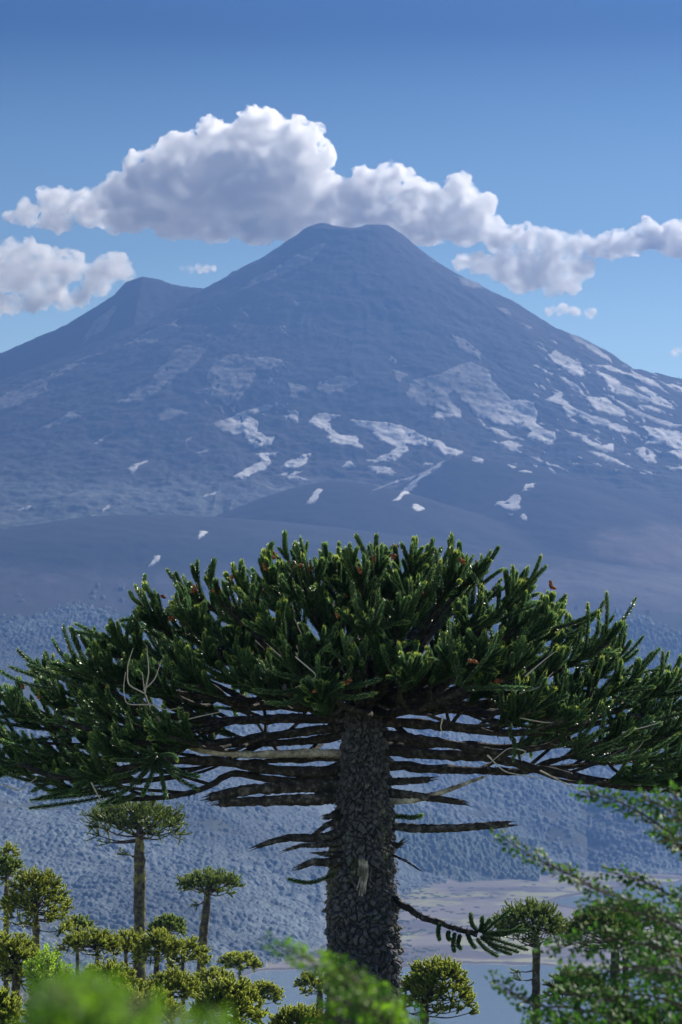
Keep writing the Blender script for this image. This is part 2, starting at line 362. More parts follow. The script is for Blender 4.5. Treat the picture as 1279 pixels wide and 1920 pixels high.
SN_B = [[(35,375),(100,380),(200,395),(250,410),(320,440),(380,460),(400,480),(460,492),(455,508),(380,505),(370,480),(300,470),(240,462),(245,495),(210,515),(200,530),(90,527),(180,505),(205,480),(160,460),(110,420)],
[(85,552),(160,552),(210,570),(200,578),(130,572)],[(8,555),(30,532),(50,545),(20,558)],[(300,362),(350,368),(355,340),(430,350),(430,358),(380,360),(385,375)],
[(260,230),(380,200),(440,170),(500,160),(550,200),(580,240),(640,300),(720,310),(740,350),(730,390),(800,430),(795,460),(720,450),(700,440),(720,420),(680,400),(620,400),(560,370),(500,360),(470,310),(430,260),(390,280),(450,340),(440,360),(370,330),(300,320),(240,280)],
[(498,365),(560,400),(620,420),(690,450),(620,440),(560,420)],[(560,450),(640,458),(685,470),(650,475),(690,503),(640,490),(600,465)],[(410,50),(470,70),(510,110),(525,160),(490,140),(440,100)],
[(180,150),(190,132),(205,150),(200,165)],[(190,190),(245,205),(210,240),(195,220)],[(780,130),(800,110),(900,170),(910,215),(860,200),(820,180)],
[(810,205),(870,235),(920,285),(990,295),(1068,350),(1060,360),(990,350),(940,325),(915,290),(860,250)],[(765,300),(810,280),(870,330),(930,355),(1000,380),(1060,400),(1130,440),(1060,425),(1000,400),(940,395),(890,355),(860,362),(820,320)],
[(840,408),(880,425),(950,460),(990,470),(1020,465),(1030,495),(990,498),(960,480),(900,455)],[(915,487),(980,500),(1060,535),(1100,556),(1000,525)],
[(950,190),(1000,210),(1060,250),(1100,270),(1180,300),(1260,335),(1160,310),(1080,285),(1010,270),(1000,240)],[(925,165),(1000,170),(1080,200),(1160,230),(1237,275),(1150,245),(1060,205),(980,178)],
[(1100,245),(1160,265),(1220,300),(1258,327),(1170,295)],[(978,273),(1040,300),(1100,330),(1180,370),(1279,395),(1330,410),(1200,390),(1100,350),(1040,310)],
[(1113,400),(1180,408),(1279,430),(1340,450),(1330,500),(1240,480),(1140,460),(1175,440)],[(1105,480),(1140,475),(1170,500),(1190,540),(1130,525)],[(1110,312),(1160,325),(1220,355),(1170,342)],
[(820,40),(880,60),(950,100),(1020,165),(960,135),(900,90),(860,65)],[(1190,225),(1279,250),(1340,280),(1279,270)],[(670,10),(700,18),(717,32),(690,28)],[(775,70),(815,85),(815,92)],[(1080,182),(1140,215),(1100,205)],
[(1205,545),(1279,545),(1340,560),(1279,558)],[(1225,495),(1279,490),(1300,530),(1260,520)],[(1120,562),(1165,568),(1165,578)],[(655,568),(700,560),(730,572),(680,575)],[(615,540),(655,548),(640,555)],
[(700,505),(760,525),(830,560),(878,580),(800,555)],[(305,540),(340,537),(345,545),(315,547)],[(485,515),(530,520),(530,532),(500,528)],[(675,640),(690,625),(730,612),(720,630)],
[(565,700),(600,680),(665,655),(670,665),(660,690),(672,705),(620,708)],[(625,722),(648,728),(640,732)],[(668,740),(685,728),(700,750),(675,750)],[(185,678),(240,630),(300,580),(385,527),(350,560),(270,630),(210,676)],
[(115,642),(200,605),(300,575),(330,560),(300,582),(200,612)],[(260,705),(285,692),(318,710),(285,722)]]
SN_C = [[(612,452),(590,485),(540,510),(440,550),(500,510),(560,475)],[(250,645),(330,600),(340,620),(280,645)],[(850,516),(880,523),(908,541),(870,538)],[(930,576),(950,580),(960,591),(945,588)],[(973,604),(998,616),(990,618)],[(804,484),(822,494),(812,493)]]
SNOW = [[(x / 2, 600 + y / 2) for x, y in p] for p in SN_A] + [[(640 + x / 2, 600 + y / 2) for x, y in p] for p in SN_B] + SN_C
def inside(px, py, poly):
    P = np.array(poly); r = np.zeros(px.shape, bool)
    bb = (px > P[:, 0].min()) & (px < P[:, 0].max()) & (py > P[:, 1].min()) & (py < P[:, 1].max())
    x = px[bb]; y = py[bb]; c = np.zeros(x.shape, bool); j = len(P) - 1
    for i in range(len(P)):
        a, b = P[i], P[j]
        if a[1] != b[1]:
            c ^= ((a[1] > y) != (b[1] > y)) & (x < (b[0] - a[0]) * (y - a[1]) / (b[1] - a[1]) + a[0])
        j = i
    r[bb] = c; return r

def grid(ys, us):
    """rows at the given distances, columns at the given x/y slopes"""
    Y, U = np.meshgrid(ys, us, indexing='ij'); return U * Y, Y
def gfaces(n, m):
    i = np.arange(n - 1)[:, None] * m; j = np.arange(m - 1)[None]
    return np.stack([i + j, i + j + 1, i + m + j + 1, i + m + j], -1).reshape(-1, 4)
def vcol_mat(name, rough, spec=.2, bump=None):
    m, t, b = mat(name, rough=rough, spec=spec)
    c = node(t, 'ShaderNodeVertexColor', layer_name='Col'); 
    g = t.nodes.new('ShaderNodeNewGeometry')
    n = node(t, 'ShaderNodeTexNoise', Scale=bump[0], Detail=6.0, Roughness=.65); t.links.new(g.outputs['Position'], n.inputs['Vector'])
    mr = node(t, 'ShaderNodeMapRange'); mr.inputs['To Min'].default_value = .6; mr.inputs['To Max'].default_value = 1.4
    t.links.new(n.outputs['Fac'], mr.inputs['Value'])
    mx = node(t, 'ShaderNodeMix', data_type='RGBA', blend_type='MULTIPLY'); mx.inputs[0].default_value = 1
    t.links.new(c.outputs['Color'], mx.inputs[6]); t.links.new(mr.outputs[0], mx.inputs[7]); t.links.new(mx.outputs[2], b.inputs['Base Color'])
    bp = node(t, 'ShaderNodeBump', Strength=bump[1], Distance=bump[2]); t.links.new(n.outputs['Fac'], bp.inputs['Height']); t.links.new(bp.outputs[0], b.inputs['Normal'])
    return m

# --- volcano
us = np.linspace(-.155, .155, 1300)
yb = np.concatenate([np.linspace(7925.926, 11900, 900), np.linspace(11905, 12400, 90), np.linspace(12415, 12650, 20)])
X, Y = grid(yb * SVOL, us); Z = ground_z(X, Y)
hm = hill_mask(X, Y)
PX, PY = proj(X, Y, Z); Xw, Yw = X, Y; X = X / SVOL; Y = Y / SVOL
wx = PX + 9 * fbm(X / 50, Y / 90, 5, 91, .62); wy = PY + 6 * fbm(X / 50 + 9, Y / 90, 5, 92, .62)
sa = np.zeros(X.shape)
for k in range(4):
    s1_ = np.zeros(X.shape, bool); ex = 3.2 * fbm(X / 12, Y / 26, 3, 300 + k); ey = 2.4 * fbm(X / 12 + 5, Y / 26, 3, 310 + k)
    for p in SNOW: s1_ |= inside(wx + ex, wy + ey, p)
    sa += s1_ / 4.0
sn = sa > .01
holes = fbm(X / 22, Y / 45, 4, 95) > .55
thin = fbm(X / 300, Y / 300, 3, 97)
sn &= ~holes
# speckled old snow between the big fields on the right flank and the glacier
sp = (fbm(X / 20 + Y / 60, Y / 50, 4, 99) > .52) & (((PX > 1000) & (PY > 640) & (PY < 890)) | ((PX > 380) & (PX < 560) & (PY > 560) & (PY < 780)))
sa = np.where(holes, 0, sa); sa = np.maximum(sa, sp * .8); sa = np.where(Y < CY + 100, sa, 0); sn = sa > .5
rock = np.stack([.034 + 0 * X, .033 + 0 * X, .035 + 0 * X], -1) * (1 + .35 * fbm(X / 240, Y / 500, 4, 101))[..., None]
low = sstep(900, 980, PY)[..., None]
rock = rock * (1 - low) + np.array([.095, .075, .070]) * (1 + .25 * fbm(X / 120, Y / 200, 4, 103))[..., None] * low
bk = (sstep(885, 925, PY) * (1 - .5 * sstep(560, 760, PX) - .5 * sstep(860, 1000, PX)))[..., None]; rock = rock * (1 - bk) + np.array([.085, .09, .095]) * bk  # ground behind the hills paler: haze painted into its colour
rock = rock * (1 - .78 * hm[..., None])  # hills coloured darker to imitate their contrast with hazier ground
pale = (sstep(800, 890, PY) * (1 - hm))[..., None]; rock = rock * (1 + .9 * pale * (1 - .8 * sstep(900, 1060, PX))[..., None])  # more painted haze: ground around the hills lightened again
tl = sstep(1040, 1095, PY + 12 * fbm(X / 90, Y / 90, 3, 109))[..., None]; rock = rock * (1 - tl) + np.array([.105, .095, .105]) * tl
veg = ((1 - hm) * sstep(820, 1010, PY + 80 * fbm(X / 200, Y / 300, 3, 105)) * (1 - sstep(330, 520, PX)))[..., None] * .55
rock = rock * (1 - veg) + np.array([.075, .09, .055]) * veg
tmp = np.maximum(1 - sstep(880, 1000, PX), 1 - sstep(620, 700, PY)) * (1 - sstep(740, 800, PY))  # painted shade: snow on the upper and left flank coloured darker
tmp = np.maximum(tmp, (1 - sstep(400, 460, PX)) * (1 - sstep(800, 880, PY)))
dirt_shade = np.clip(.88 + .12 * fbm(X / 15, Y / 30, 3, 107) - .25 * np.clip(thin + .1, 0, 1) - .60 * tmp, .22, .92)  # random dirt tone, less the shade painted into upper and left snow
sc = np.stack([dirt_shade, dirt_shade * .99, dirt_shade * .985], -1)
streak = ridged(np.arctan2(X - CX, CY - Y) * 26 + 1.5 * fbm(X / 300, Y / 300, 3, 151), np.hypot(X - CX, Y - CY) / 900, 4, 153)
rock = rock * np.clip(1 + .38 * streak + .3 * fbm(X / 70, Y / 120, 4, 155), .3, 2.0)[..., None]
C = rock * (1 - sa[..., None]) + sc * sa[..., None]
X, Y = Xw, Yw; Z = Z + np.where(sn, 3, 0)
VM = vcol_mat('volcanic_rock', .95, .1, (.03, .3, 5.0))
V = np.stack([X, Y, Z], -1).reshape(-1, 3)
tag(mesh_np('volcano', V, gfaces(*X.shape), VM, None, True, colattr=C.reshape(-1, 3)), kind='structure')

# --- valley: forested slopes, plain, lake shore
us = np.linspace(-.150, .150, 1200)
yv = [4650.0]
while yv[-1] < 10680: yv.append(yv[-1] + (12 if yv[-1] < 5600 else 3.4 + (yv[-1] - 5600) / 5000 * 2.6))
yv = np.array(yv[:-1] + [10700.0])
X, Y = grid(yv, us); Z0 = ground_z(X, Y); px, py = shore(X, Y)
fe = forest_edge(px) + 5 * fbm(X / 60, Y / 120, 3, 111)
y0 = 500 * F / (fe - 1300)
PX, PY = proj(X, Y, Z0)
inf = sstep(0, 25, Y - y0)
s1 = 14.0
qx = X / s1 + .35 * fbm(X / 9, Y / 9, 2, 113); qy = Y / (s1 * 1.15) + .35 * fbm(X / 9 + 4, Y / 9, 2, 114)
d1, d2, rid = cells(qx, qy, 5)
dome = np.sqrt(np.clip(1 - (d1 / .72) ** 2, 0, 1))
clear = sstep(.05, .3, fbm(X / 230, Y / 330, 4, 117) + .66 - 1.05 * sstep(1215, 1105, PY))       # forest thins out up the slope
clear = np.clip(clear, 0, 1)
has = (rid < .02 + .98 * clear ** .8) & (inf > .05)
tall = (7 + 13 * hsh((rid * 9999).astype(np.int64), (rid * 777).astype(np.int64), 3)) * (.45 + .55 * clear)
leafy = fbm(X / 3.2, Y / 3.2, 3, 119)
d1c, _, ridc = cells(X / 9.5 + .3 * fbm(X / 7, Y / 7, 2, 141), Y / 11, 15); domec = np.sqrt(np.clip(1 - (d1c / .72) ** 2, 0, 1))
fine = sstep(-.1, .15, fbm(X / 160, Y / 200, 3, 143))
can = np.where(has, dome * tall * .6 * (1 + .22 * leafy) * (1 - fine) + fine * domec * (2.5 + 5 * ridc), 0) + np.where(has, 5 * fbm(X / 60, Y / 70, 3, 145), 0)
can = np.maximum(can, 0)
# grove at the back of the plain and low bushes scattered over the plain
gx, gy = px, py
grove = sstep(0, 6, 12 + 9 * fbm(X / 90, Y / 90, 2, 121) - np.abs(gy - np.interp(gx, [600, 740, 1000, 1080], [1650, 1640, 1640, 1636]))) * (gx > 690) * (gx < 1010)
d1b, _, rb = cells(X / 13, Y / 24, 9); domeb = np.sqrt(np.clip(1 - (d1b / .7) ** 2, 0, 1))
can = can + grove * domeb * (9 + 12 * rb) * (1 + .3 * leafy)
bush = (rb < np.clip(.30 * sstep(860, 740, gx) + .05, 0, 1)) & (land_mask(X, Y) > 8) & (inf <= .05) & (gx < 1250)
bush2 = bush & (fbm(X / 100, Y / 160, 2, 123) > -.1)
can = can + np.where(bush2, domeb * (2 + 7 * rb), 0)
Z = Z0 + can
land = land_mask(X, Y)
sand = np.array([.20, .18, .18]); grass = np.array([.28, .28, .17]); ash = np.array([.11, .10, .115])
a1 = sstep(-.2, .3, fbm(X / 200, Y / 240, 6, 131, .6))[..., None]; a2 = sstep(0.02, .35, fbm(X / 160 + 5, Y / 200, 6, 133, .6))[..., None]
base = sand * (1 - a1) + ash * a1; base = base * (1 - a2) + grass * a2
rim = (np.abs(land - 3) < 2.5)[..., None]; base = np.where(rim, ash * .8, base)
hue = .5 * fine[..., None] * ridc[..., None] + (1 - .5 * fine[..., None]) * hsh((rid * 99991).astype(np.int64), (rid * 333).astype(np.int64), 11)[..., None]
fol = np.array([.060, .085, .105]) * (1 - hue) + np.array([.16, .19, .21]) * hue
fol = fol * (1 + .55 * fbm(X / 350, Y / 420, 3, 135))[..., None] * (1 + .3 * leafy)[..., None]
grd = np.array([.075, .085, .07])
C = np.where((inf > .05)[..., None], np.where(has[..., None], fol, grd), base)
bc = np.array([.075, .10, .085]) * (.7 + .8 * rb)[..., None]
C = np.where(((grove > .1) | bush2)[..., None] & (domeb > .05)[..., None], bc, C)
up = (sstep(1175, 1120, PY))[..., None]; C = np.where(has[..., None], C, C * (1 - up) + np.array([.105, .095, .105]) * up)
FM = vcol_mat('valley_cover', .9, .1, (.35, .4, 1.0))
V = np.stack([X, Y, Z], -1).reshape(-1, 3)
tag(mesh_np('valley', V, gfaces(*X.shape), FM, None, True, colattr=np.clip(C, .01, 1).reshape(-1, 3)), kind='structure')

# --- near slope under the trees
ys = np.concatenate([np.linspace(-40, 500, 150), np.linspace(520, 4700, 110)])
xs = np.linspace(-1, 1, 120)
Yg, Ug = np.meshgrid(ys, xs, indexing='ij'); Xg = Ug * (60 + np.maximum(Yg, 0) * .2)
V = np.stack([Xg, Yg, ground_z(Xg, Yg)], -1).reshape(-1, 3)
m, t, b = mat('slope_soil', (.08, .09, .04), .95, .1)
g = t.nodes.new('ShaderNodeNewGeometry'); n = node(t, 'ShaderNodeTexNoise', Scale=.8, Detail=8.0); t.links.new(g.outputs['Position'], n.inputs['Vector'])
r = ramp(t, [(.3, (.035, .05, .018)), (.55, (.08, .10, .035)), (.75, (.15, .13, .08))], n.outputs['Fac']); t.links.new(r.outputs[0], b.inputs['Base Color'])
tag(mesh_np('hillside', V, gfaces(*Yg.shape), m, None, True), kind='structure')

# --- lake
m, t, b = mat('lake_water', (.18, .25, .30), .16, .5)
g = t.nodes.new('ShaderNodeNewGeometry'); mp = node(t, 'ShaderNodeMapping'); mp.inputs['Scale'].default_value = (.25, .12, 1)
n = node(t, 'ShaderNodeTexNoise', Scale=1.0, Detail=5.0, Roughness=.6); t.links.new(g.outputs['Position'], mp.inputs['Vector']); t.links.new(mp.outputs[0], n.inputs['Vector'])
bp = node(t, 'ShaderNodeBump', Strength=.25, Distance=.6); t.links.new(n.outputs['Fac'], bp.inputs['Height']); t.links.new(bp.outputs[0], b.inputs['Normal'])
xs = np.linspace(-1500, 1500, 30); ys = np.linspace(4500, 9300, 40); Yg, Xg = np.meshgrid(ys, xs, indexing='ij')
tag(mesh_np('lake', np.stack([Xg, Yg, 0 * Xg + LAKE_Z], -1).reshape(-1, 3), gfaces(*Yg.shape), m), kind='structure')

# --- haze: one even box of air round camera and land, clouds and sky outside
m = bpy.data.materials.new('haze_air'); m.use_nodes = True; t = m.node_tree; t.nodes.clear()
o = t.nodes.new('ShaderNodeOutputMaterial'); v = t.nodes.new('ShaderNodeVolumePrincipled')
v.inputs['Color'].default_value = HAZE_COL; v.inputs['Density'].default_value = HAZE_DENS; v.inputs['Anisotropy'].default_value = .5
t.links.new(v.outputs[0], o.inputs['Volume'])
def box_np(x0, x1, y0, y1, z0, z1):
    V = [(x, y, z) for x in (x0, x1) for y in (y0, y1) for z in (z0, z1)]
    return V, [(0, 1, 3, 2), (4, 6, 7, 5), (0, 4, 5, 1), (2, 3, 7, 6), (0, 2, 6, 4), (1, 5, 7, 3)]
V, Fc = box_np(-3100, 3100, -80, 17095, -522, 2400)
tag(mesh_np('haze', V, np.array(Fc), m), kind='stuff')
# ------------------------------------------------------------------ materials of the trees
def leaf_mat(name, dark, mid, fresh, tip, rough=.38, trans=.25):
    """v: 0 core .. .6 along the shoot .. 1 fresh growth at the tip"""
    m, t, b = mat(name, mid, rough, .5)
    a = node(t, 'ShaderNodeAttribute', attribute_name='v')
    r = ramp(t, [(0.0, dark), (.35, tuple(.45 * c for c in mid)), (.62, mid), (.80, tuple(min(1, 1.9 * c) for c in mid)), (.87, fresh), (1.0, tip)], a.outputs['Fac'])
    g = t.nodes.new('ShaderNodeTexCoord'); n = node(t, 'ShaderNodeTexNoise', Scale=.9, Detail=3.0); t.links.new(g.outputs['Object'], n.inputs['Vector'])
    hs = node(t, 'ShaderNodeHueSaturation'); mr = node(t, 'ShaderNodeMapRange'); mr.inputs['To Min'].default_value = .65; mr.inputs['To Max'].default_value = 1.35
    t.links.new(n.outputs['Fac'], mr.inputs['Value']); t.links.new(mr.outputs[0], hs.inputs['Value']); t.links.new(r.outputs[0], hs.inputs['Color'])
    t.links.new(hs.outputs[0], b.inputs['Base Color'])
    tr = node(t, 'ShaderNodeBsdfTranslucent'); t.links.new(hs.outputs[0], tr.inputs['Color'])
    mx = node(t, 'ShaderNodeMixShader'); mx.inputs[0].default_value = trans
    t.links.new(b.outputs[0], mx.inputs[1]); t.links.new(tr.outputs[0], mx.inputs[2])
    t.links.new(mx.outputs[0], t.nodes['Material Output'].inputs['Surface'])
    return m
def bark_mat(name, c1, c2, c3, scale, bump=.6, dist=.03, lich=None):
    m, t, b = mat(name, c1, .92, .12)
    g = t.nodes.new('ShaderNodeTexCoord')
    n = node(t, 'ShaderNodeTexNoise', Scale=scale, Detail=8.0, Roughness=.7); t.links.new(g.outputs['Object'], n.inputs['Vector'])
    r = ramp(t, [(.34, c1), (.52, c2), (.70, c3)], n.outputs['Fac'])
    src = r.outputs[0]
    if lich:
        n2 = node(t, 'ShaderNodeTexNoise', Scale=scale * .35, Detail=6.0, Roughness=.75); t.links.new(g.outputs['Object'], n2.inputs['Vector'])
        mr = node(t, 'ShaderNodeMapRange'); mr.inputs['From Min'].default_value = .52; mr.inputs['From Max'].default_value = .60
        t.links.new(n2.outputs['Fac'], mr.inputs['Value'])
        mx = node(t, 'ShaderNodeMix', data_type='RGBA'); mx.inputs[7].default_value = (*lich, 1)
        t.links.new(mr.outputs[0], mx.inputs[0]); t.links.new(src, mx.inputs[6]); src = mx.outputs[2]
    t.links.new(src, b.inputs['Base Color'])
    bp = node(t, 'ShaderNodeBump', Strength=bump, Distance=dist); t.links.new(n.outputs['Fac'], bp.inputs['Height']); t.links.new(bp.outputs[0], b.inputs['Normal'])
    return m
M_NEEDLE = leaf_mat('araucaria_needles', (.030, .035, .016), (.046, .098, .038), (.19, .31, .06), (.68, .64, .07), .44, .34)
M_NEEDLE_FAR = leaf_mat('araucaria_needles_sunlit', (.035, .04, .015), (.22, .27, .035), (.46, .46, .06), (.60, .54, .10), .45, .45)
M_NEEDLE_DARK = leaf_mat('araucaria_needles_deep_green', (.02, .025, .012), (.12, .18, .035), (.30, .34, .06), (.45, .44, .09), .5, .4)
M_LIMB = bark_mat('dark_limb_bark', (.009, .008, .009), (.022, .020, .021), (.09, .085, .085), 9, .9, .04)
M_PALE = bark_mat('bleached_limb_bark', (.06, .05, .045), (.24, .22, .20), (.48, .46, .43), 5, .7, .02)
M_DEAD = bark_mat('dead_grey_wood', (.010, .009, .010), (.034, .031, .032), (.16, .15, .15), 7, .8, .03)
M_TWIG = mat('bleached_twig', (.30, .28, .26), .8)[0]
M_CONE = bark_mat('brown_cone', (.07, .022, .012), (.17, .06, .03), (.32, .15, .08), 30, .5, .01)
M_TRUNK_FAR = bark_mat('lichened_trunk', (.016, .014, .014), (.045, .042, .040), (.12, .115, .105), 4.5, 1, .14, (.12, .125, .05))

# ------------------------------------------------------------------ the monkey-tail shoots of an araucaria
def shoot_paths(P0, D0, L, bend, K=9, rng=None, wob=.12):
    """N shoots: start, direction, length, amount of upward bend -> (N,K,3)"""
    N = len(P0); P = np.empty((N, K, 3)); P[:, 0] = P0; D = D0 / np.linalg.norm(D0, axis=1, keepdims=True)
    up = np.zeros((N, 3)); up[:, 2] = 1; wv = rng.normal(size=(N, 3)) * wob
    for k in range(1, K):
        D = D + up * (bend[:, None] / K) + wv / K * 2
        D /= np.linalg.norm(D, axis=1, keepdims=True)
        P[:, k] = P[:, k - 1] + D * (L[:, None] / (K - 1))
    return P
def interp_paths(P, t):
    K = P.shape[1]; f = t * (K - 1); i = np.minimum(f.astype(int), K - 2); w_ = (f - i)[None, :, None]
    return P[:, i] * (1 - w_) + P[:, i + 1] * w_
def needle_geo(P, R, tipv, nl, rng, flare=.045, wid=.5):
    """scale leaves spiralling round each shoot: kites of four corners folded on the keel"""
    N = len(P); t = (np.arange(nl) + .5) / nl
    C = interp_paths(P, t); T = interp_paths(np.gradient(P, axis=1), t); T /= np.linalg.norm(T, axis=2, keepdims=True) + 1e-9
    ref = np.where(np.abs(T[..., 2:3]) < .8, np.array([0, 0, 1.0]), np.array([1.0, 0, 0]))
    Nn = np.cross(T, ref); Nn /= np.linalg.norm(Nn, axis=2, keepdims=True); B = np.cross(T, Nn)
    ang = (np.arange(nl) * 2.39996)[None] + rng.uniform(0, 6.28, (N, 1)) + rng.normal(size=(N, nl)) * .15
    ca = np.cos(ang)[..., None]; sa = np.sin(ang)[..., None]
    O = Nn * ca + B * sa; S = -Nn * sa + B * ca
    taper = np.clip(np.minimum(1.0, (1 - t) * 6 + .45), 0, 1)[None, :, None] * R[:, None, None]
    r1 = taper * rng.uniform(.85, 1.15, (N, nl, 1))
    base = C + O * r1 * .25
    tip = C + O * r1 + T * (flare * (.7 + .6 * rng.random((N, nl, 1))))
    mid = C + O * r1 * .72 + T * flare * .25
    hw = taper * wid * .5
    V = np.stack([base, mid - S * hw, tip, mid + S * hw], 2).reshape(-1, 3)
    q = np.arange(N * nl) * 4
    Fc = np.concatenate([np.stack([q, q + 1, q + 2], 1), np.stack([q, q + 2, q + 3], 1)])
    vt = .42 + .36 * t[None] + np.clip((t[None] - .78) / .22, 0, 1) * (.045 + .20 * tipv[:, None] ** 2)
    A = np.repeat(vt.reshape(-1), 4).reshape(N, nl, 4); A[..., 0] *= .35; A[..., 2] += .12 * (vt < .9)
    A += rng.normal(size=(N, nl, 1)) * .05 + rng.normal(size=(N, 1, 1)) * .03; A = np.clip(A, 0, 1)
    return V, Fc, A.reshape(-1)
def core_geo(P, r, sides=4):
    N, K, _ = P.shape
    T = np.gradient(P, axis=1); T /= np.linalg.norm(T, axis=2, keepdims=True) + 1e-9
    ref = np.where(np.abs(T[..., 2:3]) < .8, np.array([0, 0, 1.0]), np.array([1.0, 0, 0]))
    Nn = np.cross(T, ref); Nn /= np.linalg.norm(Nn, axis=2, keepdims=True); B = np.cross(T, Nn)
    th = np.arange(sides) / sides * 2 * np.pi
    V = P[:, :, None] + (np.cos(th)[None, None, :, None] * Nn[:, :, None] + np.sin(th)[None, None, :, None] * B[:, :, None]) * np.asarray(r).reshape(-1, 1, 1, 1)
    i = (np.arange(N)[:, None, None] * K + np.arange(K - 1)[None, :, None]) * sides; j = np.arange(sides)[None, None]; k = (j + 1) % sides
    Fq = np.stack([i + j, i + k, i + sides + k, i + sides + j], -1).reshape(-1, 4)
    return V.reshape(-1, 3), Fq
def crown_mesh(name, P, R, tipv, nl, rng, mats, parent, flare, extra=None, core=.3, wid=.5):
    mb = MB(); V, Fc, A = needle_geo(P, R, tipv, nl, rng, flare, wid); mb.add(V, Fc, 0, 0.0); mb.A[-1] = A
    V, Fq = core_geo(P, R * core); mb.add(V, Fq, 0, .1)
    if extra: extra(mb)
    return mb.build(name, mats, parent, smooth=False)

# ------------------------------------------------------------------ the big araucaria
D0 = 60.0
def T0(px, py, dy=0.0):
    p = at(px, py, D0); return np.array([p[0], D0 + dy, p[2]])
rng = np.random.default_rng(12)
base_pt = np.array([at(682, 1900, D0)[0], D0, ground_z(np.array([0.5]), np.array([D0]))[0] - .1])
big = thing('araucaria_tree', base_pt, 'huge dark umbrella-shaped araucaria with thick scaly trunk filling the middle of the view', 'tree')
def wob(): return -Vector(base_pt)
def to_big(o): o.location = wob(); return o

# trunk: a column of thick bark plates
def build_trunk():
    nz, nth = 1050, 330
    zt = T0(680, 1235)[2]; zb = base_pt[2]
    z = np.linspace(zb, zt, nz)
    pz = [T0(0, y)[2] for y in (1235, 1330, 1400, 1500, 1600, 1700, 1800, 1900, 2060)][::-1]
    cx = [at(x, 1500, D0)[0] for x in (684, 684, 683, 682, 678, 678, 680, 681, 682)][::-1]
    rr = [.28, .34, .41, .49, .565, .615, .63, .66, .80][::-1]
    c = np.interp(z, pz, cx); r = np.interp(z, pz, rr)
    th = np.arange(nth) / nth * 2 * np.pi
    Zg, Tg = np.meshgrid(z, th, indexing='ij')
    nw = 30
    u = Tg / (2 * np.pi) * nw; v = Zg / .115
    u2 = u + .9 * fbm(Tg * 5.0, Zg * 5, 4, 201); v2 = v + .9 * fbm(Tg * 5 + 7, Zg * 5, 4, 203) + .5 * hsh(np.floor(u).astype(int) % nw, np.zeros_like(u, int), 5) * 0
    d1, d2, rid = cells(u2 % nw, v2, 207, wrapx=nw)
    d1b, d2b, ridb = cells((u2 * .5) % (nw // 2), v2 * .55, 211, wrapx=nw // 2)
    plate = np.clip((d2 - d1) * 2.6, 0, 1) ** .6
    plate2 = np.clip((d2b - d1b) * 2.2, 0, 1) ** .7
    disp = .075 * plate * (.15 + 1.3 * rid) + .050 * plate2 * (.1 + 1.2 * ridb) + .035 * fbm(Tg * 12, Zg * 18, 4, 213) - .055
    ring = .02 * ridged(Tg * .8, Zg * 2.6, 2, 215)
    R_ = r[:, None] + disp + ring + .05 * fbm(np.cos(Tg) * 1.5 + 9, Zg * 1.2, 2, 217)
    lean = rid * .02 * plate
    sag = -.055 * (rid - .3) * plate
    V = np.stack([c[:, None] + R_ * np.cos(Tg), D0 + R_ * np.sin(Tg), Zg + sag], -1).reshape(-1, 3)
    i = np.arange(nz - 1)[:, None] * nth; j = np.arange(nth)[None]; k = (j + 1) % nth
    Fq = np.stack([i + j, i + k, i + nth + k, i + nth + j], -1).reshape(-1, 4)
    tone = .35 + .4 * rid + .25 * ridb
    col = np.array([.050, .050, .060])[None, None] * (.15 + 1.7 * tone[..., None]) * (.18 + .82 * plate)[..., None]
    mossm = np.clip((fbm(Tg * 2.2, Zg * .9, 4, 219) - .33) * 5, 0, 1)[..., None] * .5
    col = col * (1 - mossm) + np.array([.12, .13, .06]) * mossm
    m, t, b = mat('scaly_bark', rough=.9, spec=.25)
    vc = node(t, 'ShaderNodeVertexColor', layer_name='Col'); g = t.nodes.new('ShaderNodeTexCoord')
    n = node(t, 'ShaderNodeTexNoise', Scale=22.0, Detail=6.0, Roughness=.7); t.links.new(g.outputs['Object'], n.inputs['Vector'])
    mr = node(t, 'ShaderNodeMapRange'); mr.inputs['To Min'].default_value = .4; mr.inputs['To Max'].default_value = 1.6; t.links.new(n.outputs['Fac'], mr.inputs['Value'])
    mx = node(t, 'ShaderNodeMix', data_type='RGBA', blend_type='MULTIPLY'); mx.inputs[0].default_value = 1
    t.links.new(vc.outputs['Color'], mx.inputs[6]); t.links.new(mr.outputs[0], mx.inputs[7]); t.links.new(mx.outputs[2], b.inputs['Base Color'])
    bp = node(t, 'ShaderNodeBump', Strength=.8, Distance=.02); t.links.new(n.outputs['Fac'], bp.inputs['Height']); t.links.new(bp.outputs[0], b.inputs['Normal'])
    o = mesh_np('trunk', V, Fq, m, big, False, colattr=col.reshape(-1, 3)); to_big(o)
build_trunk()

